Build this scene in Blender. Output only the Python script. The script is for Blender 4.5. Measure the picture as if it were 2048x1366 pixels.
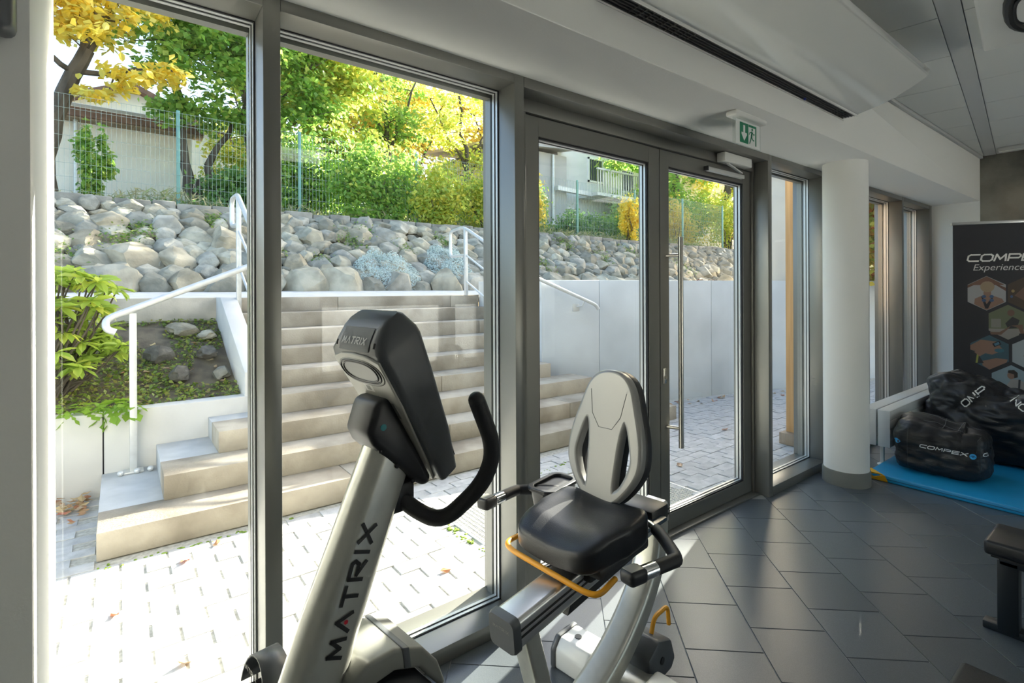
import bpy, bmesh, math, random
import numpy as np
from mathutils import Vector, Matrix, Euler, noise
from mathutils.bvhtree import BVHTree
random.seed(7); rng = np.random.default_rng(11)
R = math.radians; PI = math.pi
for o in list(bpy.data.objects): bpy.data.objects.remove(o)
scene = bpy.context.scene; COL = scene.collection

# ------------------------------------------------------------------ camera, sky, sun, exposure
cam = bpy.data.cameras.new('camera'); camo = bpy.data.objects.new('camera', cam); COL.objects.link(camo)
camo.location = (0, 0, 1.41); camo.rotation_euler = (R(90), R(0.25), R(-37.43))
cam.lens = 1027/2048*36; cam.sensor_width = 36; cam.shift_y = -105/2048; cam.clip_start = .02; cam.clip_end = 300
scene.camera = camo
scene.cycles.transparent_max_bounces = 24; scene.cycles.max_bounces = 14; scene.cycles.diffuse_bounces = 6; scene.cycles.sample_clamp_indirect = 8
SUN_EL, SUN_DIR = R(23), Vector((.958, .287, 0)).normalized()
world = bpy.data.worlds.new('world'); scene.world = world; world.use_nodes = True
wn = world.node_tree; wn.nodes.clear()
sky = wn.nodes.new('ShaderNodeTexSky'); sky.sky_type = 'NISHITA'; sky.sun_disc = False
sky.sun_elevation = SUN_EL; sky.sun_rotation = math.atan2(SUN_DIR.x, SUN_DIR.y); sky.dust_density = 3.0; sky.air_density = 1.0
bgn = wn.nodes.new('ShaderNodeBackground'); bgn.inputs['Strength'].default_value = .42
wo = wn.nodes.new('ShaderNodeOutputWorld')
wn.links.new(sky.outputs[0], bgn.inputs[0]); wn.links.new(bgn.outputs[0], wo.inputs[0])
sl = bpy.data.lights.new('sun', 'SUN'); sl.energy = 23; sl.angle = R(.6); sl.color = (1, .93, .80)
so = bpy.data.objects.new('sun', sl); COL.objects.link(so)
sv = Vector((SUN_DIR.x*math.cos(SUN_EL), SUN_DIR.y*math.cos(SUN_EL), math.sin(SUN_EL)))
so.rotation_euler = sv.to_track_quat('Z', 'Y').to_euler(); so.location = (20, 6, 12)
vs = scene.view_settings; vs.view_transform = 'Standard'; vs.look = 'None'; vs.gamma = 1; vs.use_curve_mapping = False
vs.exposure = 0.85

# ------------------------------------------------------------------ materials
MATS = {}
def mat(name, col, rough=.6, metal=0., var=0., scale=8., bump=0., bscale=None, spec=.5, rand=0., col2=None, coat=0., stretch=None, detail=4.):
    if name in MATS: return MATS[name]
    m = bpy.data.materials.new(name); m.use_nodes = True; nt = m.node_tree; b = nt.nodes['Principled BSDF']
    b.inputs['Base Color'].default_value = (*col, 1); b.inputs['Roughness'].default_value = rough; b.inputs['Metallic'].default_value = metal
    b.inputs['Specular IOR Level'].default_value = spec; b.inputs['Coat Weight'].default_value = coat
    src = None
    if var or bump or col2:
        tc = nt.nodes.new('ShaderNodeTexCoord'); mp = nt.nodes.new('ShaderNodeMapping')
        nt.links.new(tc.outputs['Object'], mp.inputs[0])
        if stretch: mp.inputs['Scale'].default_value = stretch
        if rand:
            oi = nt.nodes.new('ShaderNodeObjectInfo'); ml = nt.nodes.new('ShaderNodeMath'); ml.operation = 'MULTIPLY'; ml.inputs[1].default_value = 50
            nt.links.new(oi.outputs['Random'], ml.inputs[0]); nt.links.new(ml.outputs[0], mp.inputs['Location'])
    if var or col2:
        nz = nt.nodes.new('ShaderNodeTexNoise'); nz.inputs['Scale'].default_value = scale; nz.inputs['Detail'].default_value = detail
        nt.links.new(mp.outputs[0], nz.inputs['Vector'])
        cr = nt.nodes.new('ShaderNodeValToRGB')
        c2 = col2 if col2 else tuple(min(1, c*(1+var)) for c in col)
        c1 = col if col2 else tuple(c*(1-var) for c in col)
        cr.color_ramp.elements[0].position = .36; cr.color_ramp.elements[1].position = .64
        cr.color_ramp.elements[0].color = (*c1, 1); cr.color_ramp.elements[1].color = (*c2, 1)
        nt.links.new(nz.outputs[0], cr.inputs[0]); src = cr.outputs[0]
    if rand:
        oi = nt.nodes.new('ShaderNodeObjectInfo'); mr = nt.nodes.new('ShaderNodeMapRange')
        mr.inputs['To Min'].default_value = 1-rand; mr.inputs['To Max'].default_value = 1+rand
        nt.links.new(oi.outputs['Random'], mr.inputs[0])
        hs = nt.nodes.new('ShaderNodeHueSaturation'); hs.inputs['Color'].default_value = (*col, 1)
        nt.links.new(mr.outputs[0], hs.inputs['Value'])
        if src: nt.links.new(src, hs.inputs['Color'])
        src = hs.outputs[0]
    if src: nt.links.new(src, b.inputs['Base Color'])
    if bump:
        nb = nt.nodes.new('ShaderNodeTexNoise'); nb.inputs['Scale'].default_value = bscale or scale*4; nb.inputs['Detail'].default_value = 5
        nt.links.new(mp.outputs[0], nb.inputs['Vector'])
        bp = nt.nodes.new('ShaderNodeBump'); bp.inputs['Strength'].default_value = bump; bp.inputs['Distance'].default_value = .01
        nt.links.new(nb.outputs[0], bp.inputs['Height']); nt.links.new(bp.outputs[0], b.inputs['Normal'])
    MATS[name] = m; return m
def leafmat(name, cols, trans=.55, rough=.45):
    """leaves: colour varies from leaf to leaf, light shines through the blade"""
    m = bpy.data.materials.new(name); m.use_nodes = True; nt = m.node_tree; nt.nodes.clear()
    out = nt.nodes.new('ShaderNodeOutputMaterial'); at = nt.nodes.new('ShaderNodeAttribute'); at.attribute_name = 'leafc'
    oi = nt.nodes.new('ShaderNodeObjectInfo'); ad = nt.nodes.new('ShaderNodeMath'); ad.operation = 'ADD'
    fr = nt.nodes.new('ShaderNodeMath'); fr.operation = 'FRACT'
    nt.links.new(at.outputs['Fac'], ad.inputs[0]); nt.links.new(oi.outputs['Random'], ad.inputs[1]); nt.links.new(ad.outputs[0], fr.inputs[0])
    cr = nt.nodes.new('ShaderNodeValToRGB'); e = cr.color_ramp.elements
    e[0].color = (*cols[0], 1); e[1].color = (*cols[-1], 1)
    for i, c in enumerate(cols[1:-1]):
        x = e.new((i+1)/(len(cols)-1)); x.color = (*c, 1)
    nt.links.new(fr.outputs[0], cr.inputs[0])
    d = nt.nodes.new('ShaderNodeBsdfPrincipled'); d.inputs['Roughness'].default_value = rough
    t = nt.nodes.new('ShaderNodeBsdfTranslucent'); mx = nt.nodes.new('ShaderNodeMixShader'); mx.inputs[0].default_value = trans
    nt.links.new(cr.outputs[0], d.inputs['Base Color']); nt.links.new(cr.outputs[0], t.inputs['Color'])
    nt.links.new(d.outputs[0], mx.inputs[1]); nt.links.new(t.outputs[0], mx.inputs[2]); nt.links.new(mx.outputs[0], out.inputs[0])
    return m
def glassmat(name, tint=(.96, .98, .97), boost=1.0):
    m = bpy.data.materials.new(name); m.use_nodes = True; nt = m.node_tree; nt.nodes.clear()
    out = nt.nodes.new('ShaderNodeOutputMaterial'); tr = nt.nodes.new('ShaderNodeBsdfTransparent'); gl = nt.nodes.new('ShaderNodeBsdfGlossy')
    tr.inputs[0].default_value = (*tint, 1); gl.inputs['Roughness'].default_value = .0
    ge = nt.nodes.new('ShaderNodeNewGeometry'); dt = nt.nodes.new('ShaderNodeVectorMath'); dt.operation = 'DOT_PRODUCT'
    nt.links.new(ge.outputs['Normal'], dt.inputs[0]); nt.links.new(ge.outputs['Incoming'], dt.inputs[1])
    def M(op, a, b=None):
        n = nt.nodes.new('ShaderNodeMath'); n.operation = op
        for i, v in enumerate((a, b)):
            if v is None: continue
            if isinstance(v, (int, float)): n.inputs[i].default_value = v
            else: nt.links.new(v, n.inputs[i])
        return n.outputs[0]
    f = M('ADD', M('MULTIPLY', M('POWER', M('SUBTRACT', 1.0, M('ABSOLUTE', dt.outputs['Value'])), 5.0), .55*boost), .03*boost)
    mx = nt.nodes.new('ShaderNodeMixShader'); nt.links.new(f, mx.inputs[0]); nt.links.new(tr.outputs[0], mx.inputs[1]); nt.links.new(gl.outputs[0], mx.inputs[2])
    nt.links.new(mx.outputs[0], out.inputs[0]); return m

white_wall = mat('painted plaster', (.86, .86, .83), .7, bump=.05, bscale=90)
frame_m = mat('grey aluminium', (.235, .233, .215), .34, .55, bump=.02, bscale=200)
frame_d = mat('grey door aluminium', (.20, .197, .18), .40, .35)
seal_m = mat('black rubber seal', (.015, .015, .017), .6)
bead_m = mat('bright spacer', (.62, .63, .62), .35, .5)
glass_m = glassmat('window glass')
tile_m = mat('dark stone tile', (.098, .112, .124), .28, var=.10, scale=300, bump=.06, bscale=420, rand=.10, spec=.55, detail=2)
grout_m = mat('light grout', (.36, .37, .37), .85)
ceil_m = mat('ceiling panel', (.66, .67, .65), .9, bump=.04, bscale=120)
rail_m = mat('ceiling rail', (.55, .56, .56), .55)
conc_m = mat('precast concrete', (.50, .45, .37), .9, var=.14, scale=5, bump=.25, bscale=60)
stain_m = mat('weathered concrete step', (.26, .22, .165), .9, col2=(.46, .405, .32), scale=2.6, bump=.35, bscale=70, rand=.07, detail=12)
tread_m = stain_m
wallc_m = mat('smooth cast concrete', (.62, .60, .56), .85, var=.10, scale=1.6, bump=.12, bscale=40, detail=6)
wallg_m = mat('cool cast concrete', (.56, .58, .58), .85, var=.09, scale=1.4, bump=.10, bscale=40, detail=6)
paver_m = mat('grey paving block', (.47, .465, .45), .9, var=.12, scale=14, bump=.25, bscale=120, rand=.10)
sand_m = mat('joint sand', (.46, .44, .38), .95, var=.2, scale=40)
path_m = mat('light path concrete', (.60, .59, .57), .9, var=.07, scale=6)
soil_m = mat('dark soil', (.095, .075, .05), .95, col2=(.17, .14, .09), scale=9, bump=.8, bscale=40)
rock_m = mat('field stone', (.46, .43, .36), .92, col2=(.25, .24, .20), scale=2.6, bump=1.0, bscale=9, rand=.16, detail=9)
def tint_by_object(m, cols):
    nt = m.node_tree; b = nt.nodes['Principled BSDF']; src = b.inputs['Base Color'].links[0].from_socket
    oi = nt.nodes.new('ShaderNodeObjectInfo'); cr = nt.nodes.new('ShaderNodeValToRGB'); cr.color_ramp.interpolation = 'CONSTANT'; e = cr.color_ramp.elements
    e[0].color = (*cols[0], 1); e[1].position = 1/len(cols); e[1].color = (*cols[1], 1)
    for i, c in enumerate(cols[2:]): x = e.new((i+2)/len(cols)); x.color = (*c, 1)
    ml = nt.nodes.new('ShaderNodeMath'); ml.operation = 'MULTIPLY'; ml.inputs[1].default_value = 7.31; fr = nt.nodes.new('ShaderNodeMath'); fr.operation = 'FRACT'
    nt.links.new(oi.outputs['Random'], ml.inputs[0]); nt.links.new(ml.outputs[0], fr.inputs[0]); nt.links.new(fr.outputs[0], cr.inputs[0])
    mx = nt.nodes.new('ShaderNodeMix'); mx.data_type = 'RGBA'; mx.blend_type = 'MULTIPLY'; mx.inputs[0].default_value = 1
    nt.links.new(src, mx.inputs[6]); nt.links.new(cr.outputs[0], mx.inputs[7]); nt.links.new(mx.outputs[2], b.inputs['Base Color'])
tint_by_object(rock_m, [(1, 1, 1), (1.05, .98, .86), (.80, .82, .82), (1.18, 1.14, 1.04), (.92, .84, .70), (.70, .70, .66), (1.1, 1.08, 1.0)])
rockd_m = mat('dark field stone', (.13, .12, .10), .9, var=.3, scale=4, bump=.5, bscale=18)
curb_m = mat('old granite curb', (.25, .235, .20), .95, var=.25, scale=5, bump=.5, bscale=30, rand=.15)
moss_m = mat('moss', (.17, .26, .03), .95, var=.4, scale=60, bump=.6, bscale=90)
galv_m = mat('galvanised rail', (.66, .66, .64), .42, .45, var=.06, scale=20)
fence_m = mat('green fence steel', (.16, .34, .30), .5, .2)
bark_m = mat('bark', (.085, .068, .05), .9, var=.35, scale=9, bump=.7, bscale=26, stretch=(1, 1, .25))
shed_m = mat('cream render', (.90, .86, .76), .9, var=.05, scale=2, bump=.1, bscale=30)
house_m = mat('grey render', (.46, .45, .42), .9, var=.08, scale=1.2, bump=.1, bscale=20)
roof_m = mat('brown fascia', (.20, .115, .08), .8, var=.2, scale=5)
rooft_m = mat('grey roofing', (.42, .40, .38), .8, var=.1, scale=3)
wood_m = mat('larch timber', (.62, .36, .15), .55, col2=(.50, .27, .10), scale=5, stretch=(6, 6, .35), bump=.1, bscale=30)
wood2_m = mat('aged timber', (.36, .27, .18), .6, col2=(.28, .20, .13), scale=5, stretch=(6, 6, .35))
gloss_w = mat('glossy white shell', (.74, .75, .73), .12, coat=.6)
white_p = mat('white plastic', (.80, .80, .77), .35)
grille_m = mat('black grille', (.018, .018, .018), .5)
blackp = mat('black plastic', (.022, .023, .026), .42)
blacks = mat('satin black foam', (.016, .017, .02), .55, bump=.08, bscale=300)
vinyl = mat('black vinyl', (.014, .015, .018), .36, bump=.10, bscale=350)
greyp = mat('dark grey plastic', (.095, .102, .11), .4, bump=.04, bscale=400)
greyl = mat('pewter plastic', (.22, .22, .20), .4, bump=.03, bscale=400)
backp = mat('grey back panel', (.50, .49, .44), .45, bump=.05, bscale=400)
silver = mat('silver frame paint', (.58, .58, .53), .30, .55, var=.03, scale=40)
alu = mat('brushed aluminium', (.66, .66, .66), .28, .85, bump=.04, bscale=200, stretch=(1, 40, 40))
capm = mat('white end cap', (.78, .79, .78), .3)
chrome = mat('chrome', (.75, .75, .75), .12, 1.)
steel = mat('brushed steel', (.55, .53, .48), .27, .95)
yellow = mat('yellow lever', (.85, .38, .02), .38)
matrixt = mat('dark lettering', (.02, .02, .022), .5)
redm = mat('red dot', (.55, .01, .03), .4)
teal = mat('teal badge', (.0, .22, .26), .4)
label_w = mat('paper label', (.80, .80, .76), .6)
label_g = mat('printed label grey', (.35, .35, .33), .6)
bluem = mat('blue mat vinyl', (.012, .30, .60), .42, bump=.25, bscale=14, var=.06, scale=3)
blued = mat('blue mat seam', (.02, .36, .66), .4)
bagm = mat('black bag fabric', (.012, .012, .014), .50, bump=.7, bscale=16, var=.1, scale=30, stretch=(1, .5, 1.6))
bagg = mat('black mesh panel', (.03, .032, .036), .5, bump=.3, bscale=400)
whitet = mat('white print', (.82, .82, .80), .5)
compb = mat('blue print', (.03, .36, .72), .45)
radm = mat('grey-white radiator', (.66, .67, .66), .4)
bannerm = mat('dark banner fabric', (.012, .013, .02), .55)
benchm = mat('dark bench steel', (.012, .018, .024), .45)
signw = mat('white sign', (.85, .87, .85), .3)
signg = mat('sign green', (.0, .22, .10), .4)
acryl = glassmat('acrylic plate', (.95, .97, .96), 1.6)

# ------------------------------------------------------------------ helpers
class MB:
    def __init__(s): s.v = []; s.f = []
    def add(s, vs, fs):
        n = len(s.v); s.v += [tuple(v) for v in vs]; s.f += [tuple(i+n for i in f) for f in fs]; return s
    def box(s, x0, x1, y0, y1, z0, z1):
        v = [(x, y, z) for z in (z0, z1) for y in (y0, y1) for x in (x0, x1)]
        return s.add(v, [(0, 2, 3, 1), (4, 5, 7, 6), (0, 1, 5, 4), (2, 6, 7, 3), (0, 4, 6, 2), (1, 3, 7, 5)])
    def obox(s, c, ax, ay, az, hx, hy, hz):
        c = Vector(c); ax, ay, az = Vector(ax).normalized()*hx, Vector(ay).normalized()*hy, Vector(az).normalized()*hz
        v = [c+ax*i+ay*j+az*k for k in (-1, 1) for j in (-1, 1) for i in (-1, 1)]
        return s.add(v, [(0, 2, 3, 1), (4, 5, 7, 6), (0, 1, 5, 4), (2, 6, 7, 3), (0, 4, 6, 2), (1, 3, 7, 5)])
    def bar(s, a, b, w, h, up=(0, 0, 1)):
        a, b = Vector(a), Vector(b); d = (b-a); L = d.length; d.normalize(); u = Vector(up); x = d.cross(u).normalized(); u = x.cross(d)
        return s.obox((a+b)/2, d, x, u, L/2, w/2, h/2)
    def prism(s, poly, axis, a, b):
        """poly: 2-D outline; axis 'x','y','z' = extrusion direction from a to b"""
        n = len(poly)
        def P(p, t): return {'x': (t, p[0], p[1]), 'y': (p[0], t, p[1]), 'z': (p[0], p[1], t)}[axis]
        v = [P(p, a) for p in poly]+[P(p, b) for p in poly]
        return s.add(v, [tuple(range(n-1, -1, -1)), tuple(range(n, 2*n))]+[(i, (i+1) % n, n+(i+1) % n, n+i) for i in range(n)])
    def tube(s, pts, r, n=10, caps=True, closed=False, ry=None):
        P = [Vector(p) for p in pts]; m = len(P); rings = []; up = None
        rr = r if isinstance(r, (list, tuple)) else [r]*m
        for i in range(m):
            if closed: t = (P[(i+1) % m]-P[i-1]).normalized()
            else: t = ((P[min(i+1, m-1)]-P[max(i-1, 0)])).normalized()
            if up is None:
                up = Vector((0, 0, 1)) if abs(t.z) < .9 else Vector((1, 0, 0))
            x = t.cross(up).normalized(); up = x.cross(t).normalized()
            rings.append([P[i]+(x*math.cos(2*PI*k/n)+up*math.sin(2*PI*k/n)*(1 if ry is None else ry))*rr[i] for k in range(n)])
        v = [q for g in rings for q in g]; f = []
        for i in range(m if closed else m-1):
            j = (i+1) % m
            for k in range(n): f.append((i*n+k, i*n+(k+1) % n, j*n+(k+1) % n, j*n+k))
        if caps and not closed: f += [tuple(range(n-1, -1, -1)), tuple((m-1)*n+k for k in range(n))]
        return s.add(v, f)
    def lathe(s, prof, n=32, c=(0, 0, 0)):
        v = [(c[0]+r*math.cos(2*PI*k/n), c[1]+r*math.sin(2*PI*k/n), c[2]+z) for r, z in prof for k in range(n)]; f = []
        for i in range(len(prof)-1):
            for k in range(n): f.append((i*n+k, i*n+(k+1) % n, (i+1)*n+(k+1) % n, (i+1)*n+k))
        f += [tuple(range(n-1, -1, -1)), tuple((len(prof)-1)*n+k for k in range(n))]
        return s.add(v, f)
    def sphere(s, c, rx, ry=None, rz=None, n=12, m=8):
        ry = ry or rx; rz = rz or rx; v = []; f = []
        for i in range(m+1):
            a = PI*i/m
            for k in range(n): b = 2*PI*k/n; v.append((c[0]+rx*math.sin(a)*math.cos(b), c[1]+ry*math.sin(a)*math.sin(b), c[2]+rz*math.cos(a)))
        for i in range(m):
            for k in range(n): f.append((i*n+k, (i+1)*n+k, (i+1)*n+(k+1) % n, i*n+(k+1) % n))
        return s.add(v, f)
    def loft(s, rings, caps=True):
        n = len(rings[0]); v = [p for g in rings for p in g]; f = []
        for i in range(len(rings)-1):
            for k in range(n): f.append((i*n+k, i*n+(k+1) % n, (i+1)*n+(k+1) % n, (i+1)*n+k))
        if caps: f += [tuple(range(n-1, -1, -1)), tuple((len(rings)-1)*n+k for k in range(n))]
        return s.add(v, f)
    def mesh(s, name, m, bevel=0., seg=2, smooth=35., fix=True):
        me = bpy.data.meshes.new(name); me.from_pydata(s.v, [], s.f); 
        if bevel or fix:
            bm = bmesh.new(); bm.from_mesh(me)
            if fix:
                bmesh.ops.remove_doubles(bm, verts=bm.verts, dist=1e-6)
                bmesh.ops.recalc_face_normals(bm, faces=bm.faces)
            if bevel:
                ed = [e for e in bm.edges if len(e.link_faces) == 2 and e.calc_face_angle(0) > R(30)]
                bmesh.ops.bevel(bm, geom=ed, offset=bevel, segments=seg, affect='EDGES', profile=.5, clamp_overlap=True)
            bm.to_mesh(me); bm.free()
        if m: me.materials.append(m)
        if smooth:
            me.polygons.foreach_set('use_smooth', [True]*len(me.polygons))
            me.set_sharp_from_angle(angle=R(smooth))
        me.update(); return me
    def build(s, name, m, parent=None, **k):
        return link(name, s.mesh(name, m, **k), parent)
def link(name, me, parent=None, loc=None, rot=None, scale=None):
    o = bpy.data.objects.new(name, me); COL.objects.link(o)
    if parent is not None: o.parent = parent
    if loc is not None: o.location = loc
    if rot is not None: o.rotation_euler = rot
    if scale is not None: o.scale = scale
    return o
def tag(o, label, cat, group=None, kind=None):
    o['label'] = label; o['category'] = cat
    if group: o['group'] = group
    if kind: o['kind'] = kind
    return o
def thing(name, label, cat, loc=(0, 0, 0), rz=0., group=None, kind=None):
    o = bpy.data.objects.new(name, None); o.empty_display_size = .05; COL.objects.link(o); o.location = loc; o.rotation_euler = (0, 0, rz)
    return tag(o, label, cat, group, kind)
def stuff(o): o['kind'] = 'stuff'; return o
def smooth_path(pts, n=6, closed=False):
    """Catmull-Rom through the points"""
    P = [Vector(p) for p in pts]; m = len(P); out = []
    for i in range(m if closed else m-1):
        if closed: a, b, c, d = P[i-1], P[i], P[(i+1) % m], P[(i+2) % m]
        else: a, b, c, d = P[max(i-1, 0)], P[i], P[i+1], P[min(i+2, m-1)]
        for k in range(n):
            t = k/n; out.append(.5*((2*b)+(c-a)*t+(2*a-5*b+4*c-d)*t*t+(3*b-a-3*c+d)*t**3))
    if not closed: out.append(P[-1])
    return out
def bez_corner(pts, r, n=5):
    """polyline with rounded corners"""
    P = [Vector(p) for p in pts]; out = [P[0]]
    for i in range(1, len(P)-1):
        a = (P[i-1]-P[i]); b = (P[i+1]-P[i]); ra = min(r, a.length*.45); rb = min(r, b.length*.45)
        p0 = P[i]+a.normalized()*ra; p2 = P[i]+b.normalized()*rb
        for k in range(n+1):
            t = k/n; out.append(p0*(1-t)**2+P[i]*2*t*(1-t)+p2*t*t)
    out.append(P[-1]); return out
def leaves(name, m, C, Nn, size, parent=None, aspect=.6, curl=.25, colr=None):
    """many leaf blades in one mesh: C centres (n,3), Nn rough normals, size per leaf"""
    n = len(C); C = np.asarray(C, float); size = np.broadcast_to(np.asarray(size, float), (n,))
    nn = np.asarray(Nn, float)+rng.normal(0, .55, (n, 3)); nn /= np.linalg.norm(nn, axis=1)[:, None]+1e-9
    t = rng.normal(0, 1, (n, 3)); t -= (t*nn).sum(1)[:, None]*nn; t /= np.linalg.norm(t, axis=1)[:, None]+1e-9
    b = np.cross(nn, t); L = size[:, None]; W = L*aspect
    v = np.stack([C-t*L*.5, C+b*W*.5-t*L*.05+nn*L*curl*.3, C+t*L*.55-nn*L*curl*.2, C-b*W*.5-t*L*.05+nn*L*curl*.3], 1).reshape(-1, 3)
    me = bpy.data.meshes.new(name); me.vertices.add(4*n); me.vertices.foreach_set('co', v.ravel())
    me.loops.add(4*n); me.loops.foreach_set('vertex_index', np.arange(4*n)); me.polygons.add(n)
    me.polygons.foreach_set('loop_start', np.arange(0, 4*n, 4)); me.update(calc_edges=True)
    a = me.attributes.new('leafc', 'FLOAT', 'FACE'); cv = rng.random(n) if colr is None else np.clip(colr+rng.normal(0, .10, n), 0, .999)
    a.data.foreach_set('value', cv.astype(np.float32)); me.materials.append(m)
    return link(name, me, parent)

# stroke lettering for logos: letters on a 1 x 1 cell
GL = {'M': [[(0, 0), (.1, 1), (.5, .25), (.9, 1), (1, 0)]], 'A': [[(0, 0), (.5, 1), (1, 0)]], 'T': [[(0, 1), (1, 1)], [(.5, 1), (.5, 0)]],
      'R': [[(0, 0), (0, 1), (.85, 1), (1, .8), (.85, .5), (.25, .5), (1, 0)]], 'I': [[(.5, 0), (.5, 1)]], 'X': [[(0, 0), (1, 1)], [(0, 1), (1, 0)]],
      'C': [[(1, 1), (.2, 1), (0, .8), (0, .2), (.2, 0), (1, 0)]], 'O': [[(.2, 1), (.8, 1), (1, .8), (1, .2), (.8, 0), (.2, 0), (0, .2), (0, .8), (.2, 1)]],
      'P': [[(0, 0), (0, 1), (.85, 1), (1, .8), (1, .6), (.85, .42), (0, .42)]], 'E': [[(1, 1), (0, 1), (0, 0), (1, 0)], [(0, .5), (.9, .5)]],
      'W': [[(0, 1), (.25, 0), (.5, .8), (.75, 0), (1, 1)]], 'N': [[(0, 0), (0, 1), (1, 0), (1, 1)]], 'G': [[(1, .9), (.8, 1), (.2, 1), (0, .8), (0, .2), (.2, 0), (.8, 0), (1, .2), (1, .5), (.55, .5)]],
      'D': [[(0, 0), (0, 1), (.7, 1), (1, .7), (1, .3), (.7, 0), (0, 0)]]}
def strokes(txt, w, h, th, gap, slant=0., narrow='I'):
    """flat quads (2-D) of a word, baseline at y = 0, starting at x = 0; returns list of quads and total width"""
    q = []; x = 0
    for ch in txt:
        cw = w*(.25 if ch in narrow else 1)
        for pl in GL.get(ch, []):
            pp = [Vector((x+p[0]*cw if ch not in narrow else x+cw/2, p[1]*h)) for p in pl]
            for a, b in zip(pp, pp[1:]):
                d = b-a; L = d.length; d.normalize(); nrm = Vector((-d.y, d.x))*th/2; st = max(1, int(L/.02))
                a2 = a-d*th*.35; b2 = b+d*th*.35
                for k in range(st):
                    s0 = a2.lerp(b2, k/st); s1 = a2.lerp(b2, (k+1)/st)
                    q.append([s0+nrm, s1+nrm, s1-nrm, s0-nrm])
        x += cw+gap
    q = [[(p.x+slant*p.y, p.y) for p in g] for g in q]
    return q, x-gap
def place_text(name, quads, m, parent, org, ex, ey, off=0., bvh=None, bdir=None):
    """lay 2-D quads on a plane (org, ex, ey), optionally cast onto a surface along bdir"""
    org, ex, ey = Vector(org), Vector(ex).normalized(), Vector(ey).normalized(); nz = ex.cross(ey); b = MB()
    for k, g in enumerate(quads):
        vs = []
        for p in g:
            w = org+ex*p[0]+ey*p[1]+nz*off
            if bvh is not None:
                d = Vector(bdir).normalized(); hit = bvh.ray_cast(w-d*.5, d)
                if hit[0] is not None: w = hit[0]-d*.0025
            vs.append(w)
        b.add(vs, [(0, 1, 2, 3)])
    return b.build(name, m, parent, fix=False, smooth=0)
def fonttext(name, txt, size, m, parent, org, ex, ey, shear=0., align='LEFT'):
    cu = bpy.data.curves.new(name, 'FONT'); cu.body = txt; cu.size = size; cu.shear = shear; cu.align_x = align; cu.extrude = .0
    tmp = bpy.data.objects.new('tmp', cu); COL.objects.link(tmp)
    dg = bpy.context.evaluated_depsgraph_get(); me = bpy.data.meshes.new_from_object(tmp.evaluated_get(dg)); bpy.data.objects.remove(tmp); bpy.data.curves.remove(cu)
    ex, ey = Vector(ex).normalized(), Vector(ey).normalized(); ez = ex.cross(ey)
    M4 = Matrix((ex, ey, ez)).transposed().to_4x4(); M4.translation = Vector(org); me.transform(M4); me.materials.clear(); me.materials.append(m); me.name = name
    return link(name, me, parent)
def blob(dims, cuts=10, power=3., fn=None):
    """soft box: superellipsoid from a subdivided cube, fn displaces each point"""
    bm = bmesh.new(); bmesh.ops.create_cube(bm, size=2.0); bmesh.ops.subdivide_edges(bm, edges=bm.edges[:], cuts=cuts, use_grid_fill=True)
    for v in bm.verts:
        c = v.co; k = (abs(c.x)**power+abs(c.y)**power+abs(c.z)**power)**(1/power); c = c/k
        p = Vector((c.x*dims[0]/2, c.y*dims[1]/2, c.z*dims[2]/2)); v.co = fn(p, c) if fn else p
    return bm
def bm_obj(bm, name, m, parent=None, smooth=60):
    me = bpy.data.meshes.new(name); bm.to_mesh(me); bm.free(); me.materials.append(m)
    me.polygons.foreach_set('use_smooth', [True]*len(me.polygons)); me.set_sharp_from_angle(angle=R(smooth)); return link(name, me, parent)
def bvh_of(o): return BVHTree.FromPolygons([v.co.copy() for v in o.data.vertices], [tuple(p.vertices) for p in o.data.polygons])

# ================================================================== THE ROOM
YF, YG, ZS, ZC, YB, XE = 1.693, 1.845, 2.31, 2.77, 1.29, 7.17     # frame front, glass plane, soffit, ceiling, bulkhead face, end wall
XW, YBK = -2.6, -4.2                                               # walls behind the camera
floor = MB().box(XW, XE, YBK, 1.96, -.12, -.004).build('floor', grout_m); tag(floor, 'dark grey stone floor tiles laid in half bond with pale joints', 'floor', kind='structure')
ea = Vector((.67352, .73918)); eb = Vector((-.73918, .67352))
def clip_poly(poly, a, b, c):     # keep a*x+b*y <= c
    out = []
    for i in range(len(poly)):
        p, q = poly[i], poly[(i+1) % len(poly)]; dp = a*p[0]+b*p[1]-c; dq = a*q[0]+b*q[1]-c
        if dp <= 0: out.append(p)
        if dp*dq < 0: t = dp/(dp-dq); out.append((p[0]+(q[0]-p[0])*t, p[1]+(q[1]-p[1])*t))
    return out
TS, G = .29992, .0035
tile_full = MB().box(G/2, TS-G/2, G/2, TS-G/2, -.014, 0).mesh('floor_tile', tile_m, bevel=.0012, seg=1)
rest = MB(); tiles = []
ang = math.atan2(ea.y, ea.x)
for r in range(-40, 60):
    for k in range(-40, 60):
        A0 = 2.9588+(.15 if r % 2 else 0)-TS*k; B0 = -.7963-TS*r
        c = [ea*a+eb*b for a, b in ((A0, B0), (A0+TS, B0), (A0+TS, B0+TS), (A0, B0+TS))]
        ctr = sum(c, Vector((0, 0)))/4
        if not (XW-.2 < ctr.x < XE+.2 and YBK-.2 < ctr.y < 1.9): continue
        d = ctr.x*.6078+ctr.y*.7941; lt = ctr.x*.7941-ctr.y*.6078
        tiles.append((d, lt, c, A0, B0))
vis = sorted([t for t in tiles if t[0] > 1.0 and -.9*t[0] < t[1] < 1.15*t[0] and max(p.y for p in t[2]) < 1.69], key=lambda t: t[0])[:300]
vs_ = set(id(t) for t in vis)
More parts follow.
